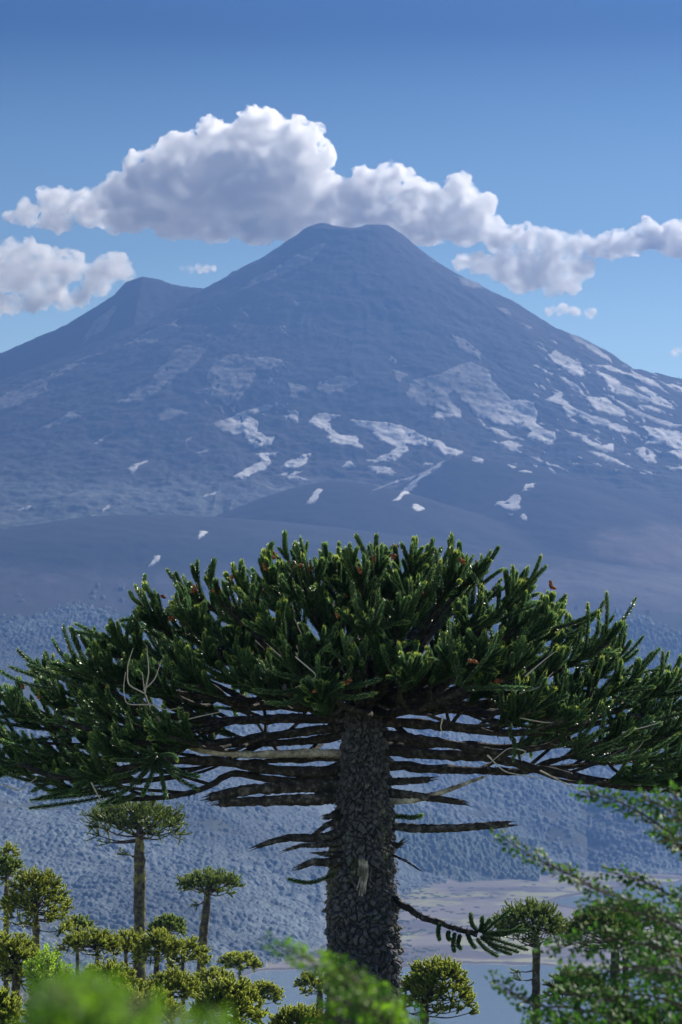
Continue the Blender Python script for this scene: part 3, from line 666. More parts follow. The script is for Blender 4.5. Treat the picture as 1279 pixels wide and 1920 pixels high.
# limbs traced one by one: (points (px, py, depth), radius at trunk, radius at end, material)
LIMBS = [
 ([(660,1300,0),(560,1303,-.5),(450,1312,-1.2),(330,1296,-1.6)], .15, .07, 0),
 ([(660,1345,0),(520,1346,.4),(400,1352,1.0),(250,1330,1.6),(140,1290,2)], .16, .06, 0),
 ([(655,1362,0),(560,1372,-.4),(470,1380,-.8),(360,1392,-1.4),(240,1385,-2),(150,1350,-2.4)], .13, .06, 0),
 ([(650,1412,0),(560,1414,-.3),(440,1410,-.9),(372,1398,-1.3),(330,1372,-1.5),(306,1335,-1.6)], .13, .06, 1),
 ([(650,1436,0),(590,1448,-.5),(500,1440,-.8),(420,1426,-1.0),(340,1424,-1.5),(230,1440,-1.8),(130,1455,-2.2),(60,1430,-2.4)], .17, .06, 0),
 ([(650,1378,0),(560,1394,1.0),(430,1402,2.0),(280,1390,2.6),(120,1370,3.2),(40,1340,3.4)], .13, .05, 0),
 ([(650,1455,0),(560,1464,-.3),(500,1460,-.6),(436,1448,-.8),(395,1478,-.9),(340,1493,-1.1),(240,1497,-1.3),(190,1480,-1.5)], .13, .05, 0),
 ([(690,1300,0),(800,1306,.5),(900,1296,1.2),(1000,1270,1.6)], .14, .07, 0),
 ([(700,1352,0),(800,1356,-.6),(900,1364,-1.2),(980,1364,-1.6),(1080,1350,-2),(1180,1330,-2.3)], .15, .06, 0),
 ([(700,1376,0),(780,1386,-.4),(860,1398,-.8),(935,1412,-1.0),(1010,1400,-1.4),(1060,1380,-1.6)], .16, .07, 0),
 ([(700,1405,0),(800,1414,-.2),(900,1420,-.5),(1000,1442,-.8),(1090,1462,-1.0),(1180,1480,-1.2),(1260,1470,-1.4)], .17, .07, 0),
 ([(700,1432,0),(800,1441,.4),(900,1446,.8),(960,1448,1.0),(1080,1440,1.4),(1220,1420,1.8)], .15, .06, 0),
 ([(690,1322,0),(820,1330,1.2),(950,1340,2.2),(1100,1330,3.0),(1250,1310,3.6)], .13, .05, 0),
 ([(695,1395,0),(820,1402,1.5),(960,1404,2.4),(1120,1396,3.2)], .12, .05, 0),
 ([(670,1325,0),(600,1330,-1.6),(560,1326,-2.8),(545,1290,-3.8)], .12, .07, 0),
 ([(690,1330,0),(740,1335,-1.5),(790,1322,-2.6),(860,1290,-3.6)], .12, .07, 0),
 ([(680,1330,0),(690,1336,-1.8),(640,1320,-3.0),(610,1280,-4.0)], .12, .07, 0),
 ([(660,1425,0),(600,1424,.8),(520,1430,1.5),(420,1440,2.4),(300,1420,3.0)], .11, .05, 0),
]
def limb_obj(name, pts, r0, r1, m, seed, rough=.16, cyl=9, n=46, end='taper', parent=None):
    r = np.random.default_rng(seed)
    P = resample([T0(*p) for p in pts], n); P[2:] += np.cumsum(r.normal(size=(n - 2, 3)) * .006, 0)
    t = np.linspace(0, 1, n); R_ = r0 + (r1 - r0) * t
    R_ = R_ * (1 + .05 * np.sin(t * 40 + seed) * (r.random(n) > .4) + .06 * r.normal(size=n))
    mb = MB(); tube(mb, P, R_, cyl + 3, 0, 0.0, rough, r)
    # little dead scales and stubs standing off the bark
    T, N, B = frames(P)
    for k in range(int(n * 2.2)):
        i = r.integers(1, n - 1); a = r.uniform(0, 6.28); d = N[i] * math.cos(a) + B[i] * math.sin(a)
        s = P[i] + d * R_[i] * .8; L = r.uniform(.02, .07)
        q = np.array([s - T[i] * .012, s + T[i] * .012, s + d * L + T[i] * L * .6]); mb.add(q, [(0, 1, 2)], 0)
    return to_big(mb.build(name, m, parent or big, smooth=True))
for i, (pts, a_, b_, mi) in enumerate(LIMBS):
    o = limb_obj('limb', pts, a_ * .66, b_ * .7, [M_LIMB, M_PALE][mi], 300 + i)
    if mi: o['label'] = 'pale lichen-bleached limb'
# broken dead branches with splintered ends
def splinter(name, pts, r0, r1, m, seed, parent=None, frac=.07, ends=7, label=None):
    r0 *= .78; r1 *= .85
    r = np.random.default_rng(seed); n = 40
    P = resample([T0(*p) for p in pts], n); t = np.linspace(0, 1, n); R_ = r0 + (r1 - r0) * t ** 1.1
    R_ = R_ * (1 + .05 * r.normal(size=n)); mb = MB(); tube(mb, P, R_, 11, 0, 0, .12, r)
    T, N, B = frames(P); e = P[-1]
    for k in range(ends):
        a = k / ends * 6.28 + r.uniform(-.3, .3); d = N[-1] * math.cos(a) + B[-1] * math.sin(a)
        s = e + d * R_[-1] * .6; L = r.uniform(.5, 1.9) * frac * 2
        q = np.array([s - d * .01 - T[-1] * .08, s + np.cross(T[-1], d) * R_[-1] * .4 - T[-1] * .05, s + d * R_[-1] * .35 - T[-1] * .04, s + T[-1] * L + d * r.uniform(-.02, .03)])
        mb.add(q, [(0, 1, 3), (1, 2, 3), (2, 0, 3)], 0)
    for k in range(26):
        i = r.integers(2, n - 2); a = r.uniform(0, 6.28); d = N[i] * math.cos(a) + B[i] * math.sin(a)
        s = P[i] + d * R_[i] * .85; L = r.uniform(.05, .2)
        w3 = np.cross(T[i], d) * .02
        mb.add(np.array([s - w3, s + w3, s + T[i] * L + d * .03]), [(0, 1, 2)], 0)
    o = to_big(mb.build(name, m, parent or big, smooth=False))
    if label: o['label'] = label
    return o
splinter('broken_branch', [(640,1472,0),(560,1474,-.4),(470,1478,-.7),(398,1492,-.9)], .17, .10, M_DEAD, 1, label='thick broken grey branch')
splinter('broken_branch', [(640,1492,0),(590,1498,-.5),(530,1498,-.7),(480,1500,-.8),(415,1502,-.9)], .16, .09, M_DEAD, 2)
splinter('broken_branch', [(640,1560,-.3),(600,1570,-.5),(545,1567,-.7),(512,1574,-.8),(484,1583,-.9)], .13, .05, M_DEAD, 3, ends=5)
splinter('broken_branch', [(640,1578,-.4),(600,1582,-.6),(565,1582,-.7),(538,1590,-.8)], .09, .03, M_DEAD, 4, ends=4)
splinter('broken_branch', [(640,1612,-.4),(612,1614,-.6),(588,1612,-.7),(562,1622,-.8)], .13, .06, M_DEAD, 5, ends=9, frac=.06)
splinter('broken_branch', [(640,1535,-.2),(612,1546,-.5),(598,1556,-.6),(590,1562,-.6)], .09, .04, M_DEAD, 31, ends=5)
splinter('broken_branch', [(640,1520,-.2),(624,1528,-.4),(614,1530,-.4)], .10, .06, M_DEAD, 32, ends=7, frac=.05)
splinter('broken_branch', [(640,1600,-.4),(612,1598,-.6),(594,1596,-.7)], .08, .03, M_DEAD, 33, ends=6, frac=.05)
splinter('broken_branch', [(715,1466,0),(760,1464,-.2),(802,1461,-.3)], .10, .07, M_DEAD, 6)
splinter('broken_branch', [(715,1486,0),(770,1490,-.3),(820,1497,-.4),(866,1503,-.5)], .13, .06, M_DEAD, 7)
splinter('broken_branch', [(725,1548,0),(780,1552,-.3),(850,1551,-.5),(905,1546,-.6),(950,1542,-.7)], .11, .08, M_DEAD, 8, label='long bare broken branch low on the trunk')
splinter('broken_branch', [(715,1502,0),(770,1500,-.3),(830,1484,-.4),(870,1468,-.5),(905,1455,-.6)], .10, .03, M_PALE, 9, ends=3, label='slender pale dead branch')
splinter('broken_branch', [(735,1602,-.1),(755,1610,-.3),(785,1628,-.4)], .03, .008, M_DEAD, 10, ends=1)
splinter('broken_branch', [(735,1585,0),(748,1583,-.2),(752,1580,-.2)], .07, .05, M_DEAD, 11, frac=.03)
# pale torn strip of wood hanging on the trunk
mb = MB(); r_ = np.random.default_rng(9)
for k in range(9):
    x0 = 681 + r_.uniform(-7, 7); P = resample([T0(x0, 1612 + r_.uniform(-6, 10), -.68), T0(x0 + r_.uniform(-4, 2), 1640, -.72), T0(x0 - 4 + r_.uniform(-3, 3), 1660 + r_.uniform(0, 16), -.74)], 8)
    tube(mb, P, np.linspace(.035, .010, 8), 5)
o = to_big(mb.build('torn_wood', M_PALE, big, smooth=False)); o['label'] = 'pale strip of torn wood hanging on the trunk'

# crown: shoots in fans at the ends of many branches
TOP = ([-60, 0, 100, 200, 270, 400, 480, 550, 660, 850, 960, 1080, 1150, 1240, 1279, 1340], [1345, 1296, 1240, 1192, 1134, 1092, 1052, 1034, 1026, 1030, 1072, 1122, 1196, 1252, 1284, 1310])
BOT = ([-60, 0, 60, 130, 220, 300, 380, 480, 520, 600, 700, 760, 860, 930, 980, 1060, 1130, 1200, 1279, 1340], [1420, 1450, 1470, 1490, 1480, 1440, 1370, 1290, 1320, 1330, 1290, 1290, 1320, 1320, 1380, 1410, 1440, 1470, 1490, 1490])
cl = []
def add_cluster(px, py, dy, n, L, spread=1.0): cl.append((px, py, dy, n, L, spread))
tries = 0
while len(cl) < 185 and tries < 20000:
    tries += 1
    px = rng.uniform(-50, 1330); top = np.interp(px, *TOP) + 40; bot = np.interp(px, *BOT) - 6
    if bot < top + 6: bot = top + 6
    py = rng.uniform(top, bot) if rng.random() < .62 else top + rng.uniform(0, 50)
    x = (px - 684) / 660; zf = (bot - py) / (bot - top + 1)
    dmax = 4.6 * math.sqrt(max(0.03, 1 - x * x)) * (1 - .35 * max(0, zf)); dy = dmax * (-1 if rng.random() < .60 else 1) * rng.uniform(.45, 1)
    wing = 57 if abs(x) < .55 else 68
    if all((px - c[0]) ** 2 + ((py - c[1]) * 1.25) ** 2 + ((dy - c[2]) * 60) ** 2 > wing ** 2 for c in cl):
        add_cluster(px, py, dy, int(rng.integers(9, 13)), rng.uniform(.80, 1.2))
LP = np.concatenate([resample([T0(*q) for q in l_[0]], 40)[12:] for l_ in LIMBS])
P0 = []; DD = []; LL = []; BB = []; TV = []; wood = []; cone_spots = []
cen = T0(684, 1400)
for (px, py, dy, n, L, spread) in cl:
    c = T0(px, py, dy); rad = c - cen; rh = np.hypot(rad[0], rad[1])
    outw = np.array([rad[0], rad[1], 0]) / (rh + .3)
    zfrac = (c[2] - cen[2]) / 4.5
    main = outw * 1.0 + np.array([0, 0, .10 + .85 * max(0, zfrac) + .1 * rng.random()]); main /= np.linalg.norm(main)
    side = np.cross(main, [0, 0, 1]); side /= np.linalg.norm(side) + 1e-6; upv = np.cross(side, main)
    Lm = L * 1.15; st = c - main * Lm * .75
    # leader with shoots leaving both sides, longer at the back
    P0.append(st + main * Lm * .3); DD.append(main + rng.normal(size=3) * .1); LL.append(L * .95); BB.append(rng.uniform(.3, .9)); TV.append(rng.random() * 1.2)
    for k in range(n):
        f = rng.uniform(.05, .8); p = st + main * Lm * f
        a = rng.uniform(0, 6.283); s_ = side * math.cos(a) * 1.0 + upv * (math.sin(a) * .75 + .15)
        d = main * rng.uniform(.8, 1.2) + s_ * rng.uniform(.30, .85) * spread
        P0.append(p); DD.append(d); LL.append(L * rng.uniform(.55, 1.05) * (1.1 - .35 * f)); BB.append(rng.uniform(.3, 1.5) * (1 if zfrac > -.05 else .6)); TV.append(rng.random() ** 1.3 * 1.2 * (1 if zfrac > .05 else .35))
    # wood that carries the fan back to the trunk
    hz = min(max(c[2] - .55 - rh * .03, T0(0, 1440)[2]), T0(0, 1240)[2] + .2)
    a0 = np.array([cen[0] + outw[0] * .3, D0 + outw[1] * .3, hz if zfrac < .45 else T0(0, 1290)[2] + rng.uniform(-.3, .3)])
    mid = a0 * .45 + st * .55 + np.array([0, 0, -.12 * rh * (1 if zfrac > .2 else .3)])
    ql = np.linalg.norm(LP - st, axis=1); qi = int(ql.argmin()); near = LP[max(qi // 28 * 28, qi - int(ql.min() * 11))]
    if zfrac < .35 and ql.min() < 2.6:
        wood.append((np.array([near, near * .45 + st * .55 + [0, 0, -.10 * ql.min()] - main * .1, st, st + main * Lm * .85]), .035)); skip = True
    else: skip = False
    if not skip: wood.append((np.array([a0, (a0 + mid) / 2 + rng.normal(size=3) * .05, mid, (mid + st) / 2 + rng.normal(size=3) * .05, st, st + main * Lm * .85]), min(.09, .04 + .012 * rh)))
    if (py < 1180 and rng.random() < .26) or rng.random() < .03: cone_spots.append((c + main * L * .2 + np.array([0, -.05, .12]), main))
for k in range(120):                     # long rope-like shoots reaching out of both wings
    sd = -1 if k % 2 else 1; px = 684 + sd * rng.uniform(330, 600); top = np.interp(px, *TOP) + 45; bot = np.interp(px, *BOT)
    dy = rng.uniform(-2.2, 1.5); p = T0(px, rng.uniform(top, max(bot, top + 10)), dy)
    P0.append(p); DD.append(np.array([sd * rng.uniform(.7, 1.1), rng.uniform(-.5, .3), rng.uniform(-.12, .35)])); LL.append(rng.uniform(.9, 1.5)); BB.append(rng.uniform(.1, 1.5)); TV.append(rng.random() * .5)
P0 = np.array(P0); DD = np.array(DD); LL = np.array(LL); BB = np.array(BB); TV = np.array(TV)
PTH = shoot_paths(P0, DD, LL, BB, 9, rng, .25)
# second generation: side shoots on half of the first ones
sel = rng.random(len(PTH)) < .42; S1 = PTH[sel]; kk = 3 + rng.integers(0, 3, len(S1)); st = S1[np.arange(len(S1)), kk]; tg = S1[np.arange(len(S1)), kk + 1] - S1[np.arange(len(S1)), kk - 1]
tg /= np.linalg.norm(tg, axis=1, keepdims=True); dv = tg + rng.normal(size=tg.shape) * .42 + np.array([0, 0, .25])
PT2 = shoot_paths(st, dv, LL[sel] * rng.uniform(.35, .6, len(S1)), rng.uniform(.3, 1.2, len(S1)), 9, rng, .2)
# hand-placed shoots: drooping star at left centre, low rope on the trunk, side branch at right
def shoots(pts_list):
    out = []
    for pts in pts_list: out.append(resample([T0(*p) for p in pts], 9))
    return np.array(out)
STAR = [(312,1415,-3)]
HP = [[(312,1412,-3.0),(280,1400,-3.1),(250,1386,-3.2)],[(312,1412,-3),(290,1420,-3.2),(235,1418,-3.4)],[(312,1415,-3),(275,1440,-3.2),(225,1452,-3.3)],[(312,1415,-3),(300,1455,-3.2),(288,1480,-3.3)],
      [(314,1415,-3),(322,1455,-3.1),(329,1486,-3.1)],[(316,1415,-3),(345,1450,-3.2),(385,1470,-3.2)],[(316,1412,-3),(350,1440,-3.2),(388,1448,-3.2)],[(316,1410,-3),(340,1408,-3),(346,1418,-3)],[(300,1425,-3),(270,1465,-3.2),(214,1500,-3.3)],
      [(250,1470,-2),(180,1485,-2.2),(80,1492,-2.4)],[(250,1478,-2),(170,1496,-2.2),(78,1507,-2.4)],[(240,1465,-2),(150,1476,-2.2),(92,1490,-2.4)],[(270,1482,-2.2),(240,1496,-2.2),(205,1500,-2.3)],
      [(626,1634,-.65),(600,1648,-.75),(570,1652,-.8),(542,1643,-.85)],[(732,1528,-.2),(760,1531,-.3),(780,1532,-.4),(791,1527,-.4)],
      [(945,1330,-2.5),(940,1385,-2.7),(952,1375,-2.8),(948,1420,-2.8)],[(960,1420,-2.5),(960,1375,-2.7),(985,1362,-2.8),(1018,1370,-2.9)],[(1000,1330,-3),(1040,1390,-3.1),(1035,1250,-3.1)][:0] or [(1037,1390,-3),(1040,1330,-3.1),(1038,1250,-3.1)],
      [(1037,1395,-3),(1025,1320,-3.1),(1014,1280,-3.1)],[(1060,1400,-3),(1070,1350,-3.1),(1056,1305,-3.1)],[(1060,1405,-3),(1110,1360,-3.1),(1105,1320,-3.1)],[(1060,1408,-3),(1120,1390,-3.2),(1160,1362,-3.2)],[(1060,1408,-3),(1100,1420,-3.2),(1150,1412,-3.2)],
      [(1050,1400,-3),(1085,1360,-3.1),(1103,1315,-3.1)],[(1240,1470,-2),(1245,1420,-2.1),(1262,1362,-2.1)],[(1240,1470,-2),(1225,1430,-2.1),(1228,1395,-2.1)],
      [(850,1290,-4),(832,1240,-4.1),(828,1172,-4.1)],[(850,1290,-4),(840,1230,-4),(826,1200,-4.1)],[(858,1280,-4),(900,1230,-4.1),(912,1195,-4.1)],[(855,1292,-4),(920,1290,-4.2),(972,1292,-4.2)],[(590,1290,-4),(530,1300,-4.1),(487,1294,-4.2)],
      [(590,1290,-4),(550,1320,-4.2),(510,1316,-4.2)],[(600,1285,-4),(660,1290,-4.2),(708,1275,-4.2)],[(590,1280,-4),(545,1270,-4.1),(522,1262,-4.2)],[(600,1275,-4),(600,1230,-4.1),(620,1215,-4.1)],[(600,1290,-4),(650,1310,-4.2),(700,1300,-4.2)],
      # arms that stick out of the top
      [(690,1060,-1),(680,1035,-1),(667,1008,-1)],[(705,1060,-1),(704,1030,-1),(705,1008,-1)],[(840,1065,-1),(843,1040,-1),(844,1010,-1)],[(858,1060,-1),(858,1040,-1),(858,1022,-1)],[(640,1060,0),(636,1040,0),(636,1018,0)],[(553,1065,0),(552,1040,0),(553,1020,0)],
      # thin outer arms left and right
      [(140,1340,0),(108,1290,0),(86,1222,0)],[(160,1300,-.5),(150,1250,-.5),(131,1205,-.5)],[(90,1360,1),(50,1320,1),(0,1290,1)],[(100,1350,0),(75,1310,0),(68,1270,0)],[(40,1340,-1),(48,1300,-1),(42,1272,-1)],
      [(0,1430,0),(10,1400,0),(26,1375,0)],[(-10,1400,0),(0,1370,0),(2,1352,0)],[(1180,1290,0),(1200,1250,0),(1226,1222,0)],[(1190,1300,0),(1220,1270,0),(1240,1248,0)],[(1230,1330,-.4),(1250,1290,-.4),(1270,1268,-.4)]]
# small side branch low on the right, with hanging finger shoots and a fan at its end
SB = [[(822,1722,-.9),(818,1742,-.9),(822,1756,-.9)],[(838,1738,-.9),(837,1750,-.9),(841,1756,-.9)],[(850,1742,-.9),(846,1762,-.9),(849,1778,-.9)],[(860,1745,-.9),(854,1766,-.9),(862,1772,-.9)],[(872,1742,-.9),(880,1762,-.9),(889,1770,-.9)],
      [(893,1742,-.9),(880,1725,-.9),(879,1706,-.9)],[(896,1742,-.9),(900,1730,-.9),(900,1712,-.9)],[(900,1744,-.9),(925,1722,-.9),(952,1700,-.9)],[(900,1744,-.9),(940,1740,-.9),(990,1738,-.9)],[(902,1748,-.9),(940,1760,-.9),(985,1774,-.9)],
      [(898,1750,-.9),(925,1772,-.9),(955,1782,-.9)],[(890,1752,-.9),(905,1772,-.9),(930,1786,-.9)],[(905,1744,-.9),(945,1748,-.9),(975,1728,-.9)],[(897,1748,-.9),(915,1762,-.9),(968,1778,-.9)],[(895,1740,-.9),(912,1722,-.9),(915,1716,-.9)]]
HPP = shoots(HP); SBP = shoots(SB)
ALLP = np.concatenate([PTH, PT2, HPP]); n1 = len(PTH); n2 = len(PT2)
RR = rng.uniform(.044, .060, len(ALLP)); TVV = np.concatenate([TV, rng.random(n2) ** 1.4 * 1.2, rng.random(len(HPP)) * .5])
def wood_cb(mb):
    for P, r0 in wood:
        Q = resample(P, 14); tube(mb, Q, np.linspace(r0, .03, 14), 6, 1, 0.0, .2, rng)
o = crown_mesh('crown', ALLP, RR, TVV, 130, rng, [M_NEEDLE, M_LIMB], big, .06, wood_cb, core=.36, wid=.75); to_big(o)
sb = limb_obj('side_branch', [(728,1680,0),(760,1694,-.4),(800,1716,-.7),(850,1734,-.9),(898,1746,-.9)], .07, .045, M_LIMB, 77)
sb['label'] = 'thin drooping side branch with finger shoots'
c2 = crown_mesh('shoots', SBP, np.full(len(SBP), .052), np.zeros(len(SBP)), 150, rng, [M_NEEDLE], sb, .035, None, .45)
# brown pollen cones
def cone_cluster(c, d, r):
    mb = MB()
    for k in range(int(r.integers(2, 5))):
        a = r.normal(size=3) * .8 + d * .6; a[2] = a[2] * .5 - .1; a /= np.linalg.norm(a)
        P = c + np.outer(np.linspace(0, .13, 6), a) + r.normal(size=3) * .02
        tube(mb, P, np.array([.012, .030, .036, .034, .028, .01]), 8, 0, 0, .15, r)
    return to_big(mb.build('cone', M_CONE, big, smooth=False))
for (px, py, dy) in [(735,1032,-1.5),(738,1053,-2.2),(520,1050,-1.5),(440,1100,-2.2),(288,1120,0),(510,1045,-1),(580,1070,-2.5),(632,1162,-3.6),(868,1242,-4),(612,1072,-2),(795,1045,-1.5),(300,1090+28,-.5),(335,1130,-1),(1030,1100,-.5),(46,1284,-.5),(1264,1276,-.4),(330,1165,-2),(652,1280,-4.2)]:
    cone_spots.append((T0(px, py, dy), np.array([0, -.5, .5])))
for c, d in cone_spots[-48:]: cone_cluster(c, d, rng)
# bleached whip twigs
TW = [[(306,1335,-3.2),(292,1300,-3.3),(288,1262,-3.4)],[(292,1300,-3.3),(262,1285,-3.4),(262,1250,-3.4),(272,1220,-3.4)],[(290,1295,-3.3),(310,1275,-3.3),(322,1240,-3.3)],[(300,1320,-3.2),(258,1320,-3.3),(254,1290,-3.3),(258,1262,-3.3)],[(292,1300,-3.3),(300,1262,-3.4),(296,1215,-3.4)],
      [(298,1318,-3.2),(330,1330,-3.3),(360,1325,-3.3)],[(30,1464,-2.4),(60,1476,-2.4),(92,1452,-2.4)],[(190,1460,-2.4),(205,1490,-2.4),(230,1502,-2.4)],[(900,1410,-3),(930,1440,-3.1),(1000,1452,-3.1)],[(965,1270,-3.4),(1000,1240,-3.4),(1020,1225,-3.4)],
      [(955,1300,-3.4),(990,1290,-3.4),(1015,1262,-3.4)],[(1140,1370,-3),(1180,1360,-3),(1215,1350,-3)],[(1000,1440,-2),(1060,1470,-2),(1110,1492,-2)],[(560,1236,-4),(600,1270,-4.1),(560,1290,-4)],[(350,1350,-3),(392,1340,-3),(430,1332,-3)],[(940,1340,-3),(1000,1352,-3),(1060,1352,-3)],
      [(820,1340,-3.5),(815,1360,-3.5),(822,1378,-3.5)],[(1150,1430,-1),(1190,1400,-1),(1220,1350,-1)],[(960,1412,-2.8),(975,1404,-2.8),(940,1396,-2.8),(905,1425,-2.8)]]
for p in TW:
    mb = MB(); tube(mb, resample([T0(*q) for q in p], 16), np.linspace(.016, .006, 16), 5); to_big(mb.build('dead_twig', M_TWIG, big))
# bark flakes and torn scales standing off the big trunk, moss tufts
rf = np.random.default_rng(44); mb = MB()
for k in range(520):
    z = T0(0, rf.uniform(1390, 1960))[2]; a = rf.uniform(-math.pi, 0.15) if k % 3 else rf.choice([0, math.pi]) + rf.uniform(-.25, .25)
    r0 = np.interp(z, [T0(0, y)[2] for y in (1900, 1700, 1600, 1500, 1400, 1330)], [.66, .615, .565, .49, .41, .34]) + .0
    d = np.array([math.cos(a), math.sin(a), 0]); s_ = np.array([-math.sin(a), math.cos(a), 0])
    c = np.array([.425, D0, z]) + d * (r0 - .01); L = rf.uniform(.03, .11); W = rf.uniform(.02, .055)
    dz = rf.uniform(-.06, .05)
    mb.add(np.array([c - s_ * W, c + s_ * W, c + s_ * W * .4 + d * L + [0, 0, dz], c - s_ * W * .5 + d * L * .8 + [0, 0, dz - .02]]), [(0, 1, 2, 3)], 0)
to_big(mb.build('bark_flakes', M_DEAD, big, smooth=False))['kind'] = 'stuff'

# ------------------------------------------------------------------ smaller araucarias on the slope below
def small_tree(base_px, top, crown, D, wpx, seed, label, n=55, shape=.55, lean=0, under=.25, hue=None, group='smaller araucarias on the slope', L=None, bare=()):
    """base_px: column of the trunk foot; top: (px,py) where the crown starts; crown: x0,x1,y0,y1 in the photo"""
    r = np.random.default_rng(seed); s = D / F
    x0, x1, y0, y1 = crown; tp = at(top[0], top[1], D); foot = at(base_px, 1950, D)
    gz = float(ground_z(np.array([foot[0]]), np.array([D]))[0]); foot[2] = gz - .2
    t_ = thing('araucaria_tree', foot, label, 'tree', group); off = -Vector(foot)
    def fix(o): o.location = off; return o
    mb = MB(); cc = at((x0 + x1) / 2, (y0 + y1) / 2, D); ct = np.array([tp[0], D, cc[2] + (y1 - y0) * s * .15])
    vis = at(base_px, 1850, D)
    P = resample([foot, foot * .4 + np.array([vis[0], D, vis[2]]) * .6, tp * .5 + vis * .5, tp, ct], 60); R0 = wpx * s / 2
    th = np.linspace(1.08, .80, 60); th[-8:] *= np.linspace(1, .45, 8)
    tube(mb, P, R0 * th * (1 + .05 * r.normal(size=60)), 14, 0, 0, .10, r)
    fix(mb.build('trunk', M_TRUNK_FAR, t_, smooth=True))
    a = (x1 - x0) / 2 * s; H = (y1 - y0) * s; zt = at(0, y0, D)[2]; zb = at(0, y1, D)[2]
    if L is None: L = max(.6, min(1.25, a * .33))
    P0 = []; DDr = []; LLr = []; Bn = []; TVr = []; wd = []
    top_c = np.array([cc[0], D, zt])
    for k in range(n):
        rho = math.sqrt((k + .5) / n) * .97; ph = k * 2.39996 + r.uniform(-.3, .3); rr = rho * r.uniform(.82, 1.0)
        ztop = zb + H * (under + (1 - under) * (max(0, 1 - rr ** 2.6)) ** shape) - L * .3
        z = ztop - H * .30 * r.random() ** 2 * (1 if rho < .9 else .6)
        c = np.array([cc[0] + a * .95 * rr * math.cos(ph), D + a * .86 * rr * math.sin(ph), max(z, zb + .1)])
        ow = np.array([math.cos(ph), math.sin(ph), 0]) * (.25 + rr); main = ow * 1.2 + [0, 0, .6 * (1 - rr) + .02]; main /= np.linalg.norm(main)
        for j in range(7):
            P0.append(c - main * L * .4 * r.random()); d = main + r.normal(size=3) * .62; d[2] += .1; DDr.append(d); LLr.append(L * r.uniform(.5, 1.0)); Bn.append(r.uniform(-.1, 1.5)); TVr.append(r.random() ** 1.3)
        if k % 2 == 0:
            st = np.array([tp[0] + r.uniform(-.1, .1), D, min(tp[2] + r.uniform(0, H * .5), c[2] - .1)]) if True else None
            wd.append((np.array([st, st * .5 + c * .5 + [0, 0, -.10 * a * rr], c - main * L * .3]), max(.04, R0 * .16)))
    for (bx0, by0, bx1, by1) in bare:
        p = at(bx0, by0, D); q = at(bx1, by1, D); wd.append((np.array([p, p * .5 + q * .5 + [0, 0, -.05], q]), R0 * .2))
        for j in range(4): P0.append(q); d = (q - p) / np.linalg.norm(q - p) + r.normal(size=3) * .4; DDr.append(d); LLr.append(L * .7); Bn.append(.5); TVr.append(.3)
    PP = shoot_paths(np.array(P0), np.array(DDr), np.array(LLr), np.array(Bn), 7, r, .2)
    def wcb(m_):
        for p, r0 in wd: tube(m_, resample(p, 9), np.linspace(r0, r0 * .4, 9), 5, 1, 0.0, .15, r)
    rad = max(.05, 1.75 * s)
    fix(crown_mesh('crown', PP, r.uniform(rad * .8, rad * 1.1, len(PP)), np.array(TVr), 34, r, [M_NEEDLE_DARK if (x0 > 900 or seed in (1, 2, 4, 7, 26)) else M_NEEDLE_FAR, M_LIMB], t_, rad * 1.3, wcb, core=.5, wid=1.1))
    return t_
small_tree(262, (262, 1572), (150, 360, 1502, 1590), 200, 26, 1, 'tall straight-trunked araucaria with a wide flat crown, under the big tree\'s left limbs', 95, .5, bare=[(256, 1578, 205, 1580), (252, 1606, 244, 1603)])
small_tree(371, (389, 1682), (325, 462, 1636, 1690), 225, 20, 2, 'leaning araucaria with lichened trunk and small flat umbrella crown, right of the tall one', 60, .45, bare=[(384, 1690, 372, 1696)])
small_tree(68, (68, 1715), (-8, 146, 1634, 1765), 165, 17, 3, 'broad bushy araucaria with a dense layered crown near the left edge', 110, .8, under=.1)
small_tree(12, (12, 1640), (-45, 48, 1603, 1665), 180, 12, 4, 'dark araucaria crown cut by the left edge above the broad bushy one', 50, .8)
small_tree(15, (15, 1612), (-4, 36, 1580, 1612), 185, 5, 5, 'spindly young araucaria top poking up alone at the far left', 7, .9, L=.55)
small_tree(30, (30, 1830), (-50, 92, 1752, 1850), 140, 18, 6, 'rounded sunlit araucaria crown at the left edge beside the lime green bush', 100, .9, under=.0)
small_tree(145, (146, 1752), (108, 184, 1722, 1756), 210, 8, 26, 'small low araucaria tip showing between the bushy crown and the flat crowns', 26, .6)
small_tree(318, (318, 1742), (276, 354, 1717, 1762), 240, 12, 7, 'small round araucaria crown half hidden behind the tall trunk', 50, .9)
small_tree(184, (182, 1786), (104, 236, 1744, 1806), 170, 12, 8, 'low flat araucaria crown with dangling outer shoots left of the tall trunk', 60, .6)
small_tree(236, (236, 1790), (190, 292, 1748, 1808), 175, 11, 9, 'narrow low araucaria crown directly in front of the tall trunk', 45, .6)
small_tree(294, (294, 1800), (246, 350, 1748, 1822), 168, 15, 10, 'low araucaria with short dark trunk just right of the tall trunk', 60, .8)
small_tree(344, (343, 1800), (306, 398, 1760, 1835), 185, 11, 11, 'low araucaria crown touching the leaning trunk', 50, .7)
small_tree(450, (450, 1814), (406, 491, 1788, 1826), 250, 8, 12, 'small far araucaria with neat flat crown over the lake shore, left of the big trunk', 45, .6)
small_tree(487, (487, 1876), (455, 536, 1844, 1890), 210, 8, 13, 'small araucaria with a thin trunk standing against the lake below the neat flat one', 45, .6)
small_tree(420, (420, 1900), (350, 502, 1836, 1935), 120, 14, 14, 'sunlit golden-green araucaria crown at the bottom, in front of the leaning trunk', 100, .9, under=.0)
small_tree(600, (600, 1868), (550, 622, 1822, 1884), 190, 15, 15, 'sparse small araucaria with an open crown against the left side of the big trunk', 30, .7)
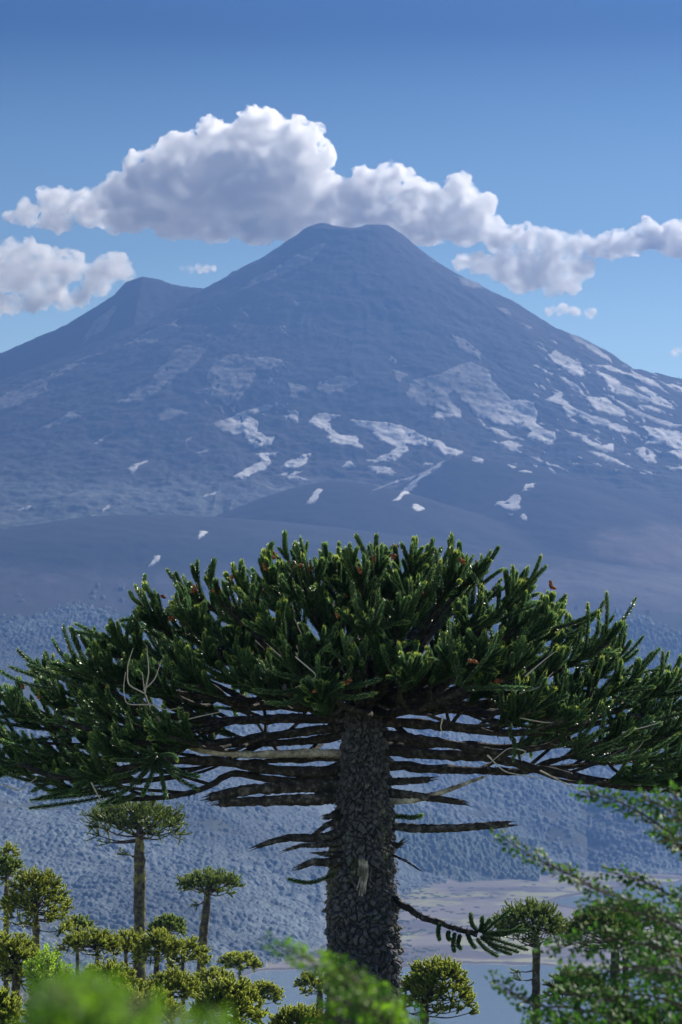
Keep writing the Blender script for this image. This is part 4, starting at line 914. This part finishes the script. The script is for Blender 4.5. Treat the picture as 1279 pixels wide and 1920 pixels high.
small_tree(560, (560, 1925), (506, 612, 1890, 1935), 130, 12, 16, 'golden araucaria crown top just reaching into the bottom edge left of the big trunk', 60, .8)
small_tree(796, (796, 1885), (738, 896, 1802, 1905), 140, 20, 17, 'bushy round-crowned araucaria over the lake immediately right of the big trunk', 120, .9, under=.05)
small_tree(1005, (1006, 1778), (906, 1078, 1694, 1792), 175, 18, 18, 'straight slim-trunked araucaria with a domed crown standing against the lake at right', 105, .75, bare=[(1000, 1820, 975, 1822), (1000, 1836, 978, 1838)])
small_tree(1154, (1153, 1778), (1050, 1210, 1700, 1804), 160, 20, 19, 'dark flat-crowned araucaria behind the blurred sprays, the left one of two close trunks', 100, .7)
small_tree(1173, (1173, 1778), (1110, 1262, 1694, 1790), 178, 14, 20, 'araucaria with the slimmer trunk of the close pair behind the blurred sprays', 80, .7)
small_tree(1082, (1082, 1870), (1014, 1150, 1820, 1890), 150, 12, 21, 'dark low araucaria crown half hidden by beech sprays at lower right', 70, .7)
small_tree(10, (10, 1920), (-50, 45, 1862, 1930), 110, 14, 22, 'araucaria crown in the bottom left corner behind the blurred leaves', 60, .9)
small_tree(250, (250, 1935), (150, 352, 1850, 1930), 130, 16, 23, 'low araucaria crown mostly hidden behind the blurred green leaves', 80, .9, under=0)
small_tree(95, (95, 1930), (40, 170, 1842, 1930), 150, 14, 24, 'araucaria crown below the lime green bush behind the blurred leaves', 70, .9, under=0)

# ------------------------------------------------------------------ southern beeches: leaf sprays
def beech_mat(name, c1, c2, trans):
    m, t, b = mat(name, c1, .62, .2)
    g = t.nodes.new('ShaderNodeTexCoord'); n = node(t, 'ShaderNodeTexNoise', Scale=14.0, Detail=3.0); t.links.new(g.outputs['Object'], n.inputs['Vector'])
    r = ramp(t, [(.35, c1), (.65, c2)], n.outputs['Fac']); t.links.new(r.outputs[0], b.inputs['Base Color'])
    tr = node(t, 'ShaderNodeBsdfTranslucent'); t.links.new(r.outputs[0], tr.inputs['Color']); mx = node(t, 'ShaderNodeMixShader'); mx.inputs[0].default_value = trans
    t.links.new(b.outputs[0], mx.inputs[1]); t.links.new(tr.outputs[0], mx.inputs[2]); t.links.new(mx.outputs[0], t.nodes['Material Output'].inputs['Surface'])
    return m
M_BEECH = beech_mat('beech_leaves', (.012, .05, .012), (.08, .20, .02), .4)
M_BEECHL = beech_mat('bright_beech_leaves', (.014, .07, .008), (.17, .34, .015), .5)
M_LIME = beech_mat('lime_leaves', (.16, .30, .02), (.34, .50, .04), .5)
M_STEM = bark_mat('beech_stem', (.03, .02, .015), (.08, .06, .045), (.16, .13, .10), 20, .4, .01)
def spray(ml, ms, pts, wid, leaf, r, dens=1.0, plane=None):
    """one leafy shoot: a stem with twigs left and right in a flat fan, small oval leaves along each"""
    P = np.array([at(*p) for p in pts]); s = pts[0][2] / F
    n = max(8, int(np.linalg.norm(P[-1] - P[0]) / (leaf * .95))); P = resample(P, n); T = np.gradient(P, axis=0); T /= np.linalg.norm(T, axis=1, keepdims=True)
    tube(ms, P, np.linspace(leaf * .25, leaf * .08, n), 5)
    pl = np.array(plane if plane is not None else [r.uniform(-.4, .4), -.8, .8]); 
    for i in range(n):
        f = i / n
        for sd in (-1, 1):
            if r.random() > dens: continue
            side = np.cross(T[i], pl) ; side /= np.linalg.norm(side); side = side * sd
            d = T[i] * .75 + side * .85 + r.normal(size=3) * .16; d /= np.linalg.norm(d)
            L = wid * (math.sin(math.pi * min(1, .12 + f * .9)) ** .7) * r.uniform(.5, 1.1) + leaf
            m_ = max(2, int(L / (leaf * .4)))
            q = P[i]
            for j in range(m_):
                q = q + d * L / m_; d = d + T[i] * .04 + r.normal(size=3) * .06; d /= np.linalg.norm(d)
                ld = d * .7 + np.cross(d, pl) * (1 if j % 2 else -1) * .7 + r.normal(size=3) * .3; ld /= np.linalg.norm(ld)
                w_ = np.cross(ld, pl + r.normal(size=3) * .5); w_ /= np.linalg.norm(w_); k = leaf * r.uniform(.7, 1.2)
                nn = np.cross(ld, w_) * k * .12
                ml.add(np.array([q, q + ld * k * .35 - w_ * k * .30 + nn, q + ld * k * .75 - w_ * k * .22 + nn, q + ld * k, q + ld * k * .75 + w_ * k * .22 + nn, q + ld * k * .35 + w_ * k * .30 + nn]), [(0, 1, 2, 3), (0, 3, 4, 5)])
            if m_ > 3: tube(ms, np.array([P[i], q]), [leaf * .12, leaf * .05], 3, cap=False)
def beech(name, foot_px, D, sprays, leaf, seed, label, m, cat='shrub', wid_scale=1.0):
    r = np.random.default_rng(seed); f = at(foot_px, 1960, D); f[2] = float(ground_z(np.array([f[0]]), np.array([D]))[0]) - .1
    t_ = thing(name, f, label, cat); off = -Vector(f); ml = MB(); ms = MB()
    for sp in sprays:
        pts, w_ = sp[0], sp[1]; spray(ml, ms, pts, w_ * D / F * wid_scale, leaf, r, sp[2] if len(sp) > 2 else 1.0)
        a = at(*pts[0]); tube(ms, resample([f + r.normal(size=3) * .03, f * .5 + a * .5 + r.normal(size=3) * .06 + np.array([.1, 0, -.1]), a], 14), np.linspace(leaf * .9, leaf * .25, 14), 6)
    o = ms.build('stem', M_STEM, t_); o.location = off
    o = ml.build('foliage', m, t_, smooth=False); o.location = off
    return t_
RS = [([(1330,1760,12),(1240,1712,12),(1165,1684,12),(1114,1668,12),(1071,1640,12),(1000,1608,12.1),(938,1568,12.2)], 26),
      ([(1350,1640,12.5),(1300,1590,12.5),(1255,1560,12.5),(1212,1530,12.5),(1160,1502,12.5),(1090,1484,12.6)], 34),
      ([(1360,1600,12.2),(1300,1560,12.2),(1250,1515,12.2),(1200,1495,12.2)], 44), ([(1360,1560,12.3),(1300,1530,12.3),(1262,1492,12.3)], 36),([(1340,1660,12.3),(1290,1600,12.3),(1240,1565,12.3)], 40),
      ([(1370,1740,13),(1279,1690,13),(1215,1655,13),(1140,1634,13)], 26),
      ([(1340,1800,11.5),(1260,1730,11.5),(1180,1708,11.5),(1100,1700,11.5)], 36),([(1340,1830,11.6),(1250,1780,11.6),(1150,1760,11.6),(1060,1772,11.6),(1022,1776,11.6)], 48),
      ([(1360,1870,11.3),(1280,1830,11.3),(1190,1810,11.3),(1120,1830,11.3),(1060,1822,11.3)], 44),
      ([(1260,1960,11.8),(1150,1905,11.8),(1060,1888,11.8),(1000,1888,11.8),(960,1862,11.8),(928,1838,11.8)], 34),([(1300,1980,11.5),(1200,1900,11.5),(1120,1868,11.5),(1050,1862,11.5)], 52),
      ([(1350,1930,11.5),(1270,1880,11.5),(1200,1862,11.5),(1130,1880,11.5)], 56),([(1330,1990,11.4),(1250,1930,11.4),(1160,1912,11.4),(1080,1925,11.4),(1010,1912,11.4)], 50),
      ([(1370,1900,12),(1310,1850,12),(1260,1810,12),(1200,1780,12)], 56),([(1370,1780,12.6),(1310,1740,12.6),(1262,1700,12.6)], 40),
      ([(1300,2000,11.2),(1200,1960,11.2),(1100,1935,11.2),(1030,1925,11.2),(980,1935,11.2)], 46),([(1380,1960,11.6),(1310,1910,11.6),(1260,1880,11.6)], 56),([(1350,2010,11.3),(1270,1950,11.3),(1190,1925,11.3),(1130,1905,11.3)], 56),([(1360,1990,12),(1300,1940,12),(1230,1900,12),(1160,1880,12)], 60),([(1370,1960,12.3),(1300,1890,12.3),(1230,1840,12.3),(1190,1790,12.3)], 56),([(1360,2020,11.8),(1290,1980,11.8),(1220,1945,11.8),(1120,1950,11.8)], 60),([(1380,1840,12.5),(1320,1790,12.5),(1270,1770,12.5),(1225,1760,12.5)], 50)]
RS = [([(x, y, d * 1.35) for x, y, d in sp_[0]], sp_[1]) for sp_ in RS]
beech('beech_shrub', 1420, 16.2, RS, .036, 5, 'slightly blurred beech with many fine leafy sprays reaching in from the lower right', M_BEECH, 'shrub', .68)
CS = [([(800,1990,9),(740,1925,9),(690,1880,9),(640,1840,9),(580,1800,9),(505,1768,9)], 34),([(790,1990,8.8),(730,1920,8.8),(690,1892,8.8),(620,1872,8.8)], 40),([(800,2000,8.9),(750,1930,8.9),(700,1870,8.9),(660,1830,8.9),(618,1806,8.9)], 48),
      ([(760,2010,8.9),(690,1940,8.9),(640,1910,8.9),(590,1900,8.9)], 50),([(820,1980,9.1),(770,1920,9.1),(730,1880,9.1),(690,1850,9.1)], 40)]
beech('beech_shrub', 800, 9, CS, .021, 6, 'blurred bright green beech spray rising in front of the big trunk\'s foot', M_BEECHL, 'shrub', .78)
r9 = np.random.default_rng(91); LS = []
hump = ([-80, 0, 60, 110, 160, 215, 270, 350, 430, 470], [1925, 1896, 1868, 1826, 1812, 1832, 1862, 1898, 1926, 1950])
for k in range(46):
    x = r9.uniform(-60, 455); y = np.interp(x, *hump) + 18 + r9.random() ** 1.5 * 90; x2 = x + r9.uniform(-160, 30)
    LS.append(([(x * .75 + 60, y + 190, 3.2), (x * .9 + 20, y + 80, 3.2 + r9.uniform(-.2, .2)), (x, y, 3.2 + r9.uniform(-.25, .25))], 50))
beech('beech_shrub', 190, 3.2, LS, .013, 7, 'completely out-of-focus mound of green beech leaves at the bottom left', M_BEECHL)
LM = []
for k in range(34):
    x = r9.uniform(52, 142); y = 1772 + abs(x - 92) * .8 + r9.random() * 60
    LM.append(([(x * .4 + 60, y + 60, 120), (x * .8 + 20, y + 25, 120 + r9.uniform(-.8, .8)), (x, y, 120 + r9.uniform(-.8, .8))], 14))
beech('beech_shrub', 96, 120, LM, .11, 8, 'lime green feathery bush glowing in the sun between the left araucarias', M_LIME)
small_tree(205, (205, 1850), (140, 268, 1806, 1880), 150, 13, 31, 'sunlit araucaria crown left of the tall trunk, below the low flat crowns', 70, .8)
small_tree(322, (322, 1862), (262, 384, 1822, 1895), 150, 13, 32, 'sunlit araucaria crown between the tall trunk and the leaning trunk\'s foot', 70, .8)
small_tree(395, (395, 1842), (352, 445, 1818, 1862), 190, 9, 33, 'little araucaria crown peeping out just right of the leaning trunk\'s foot', 40, .8)
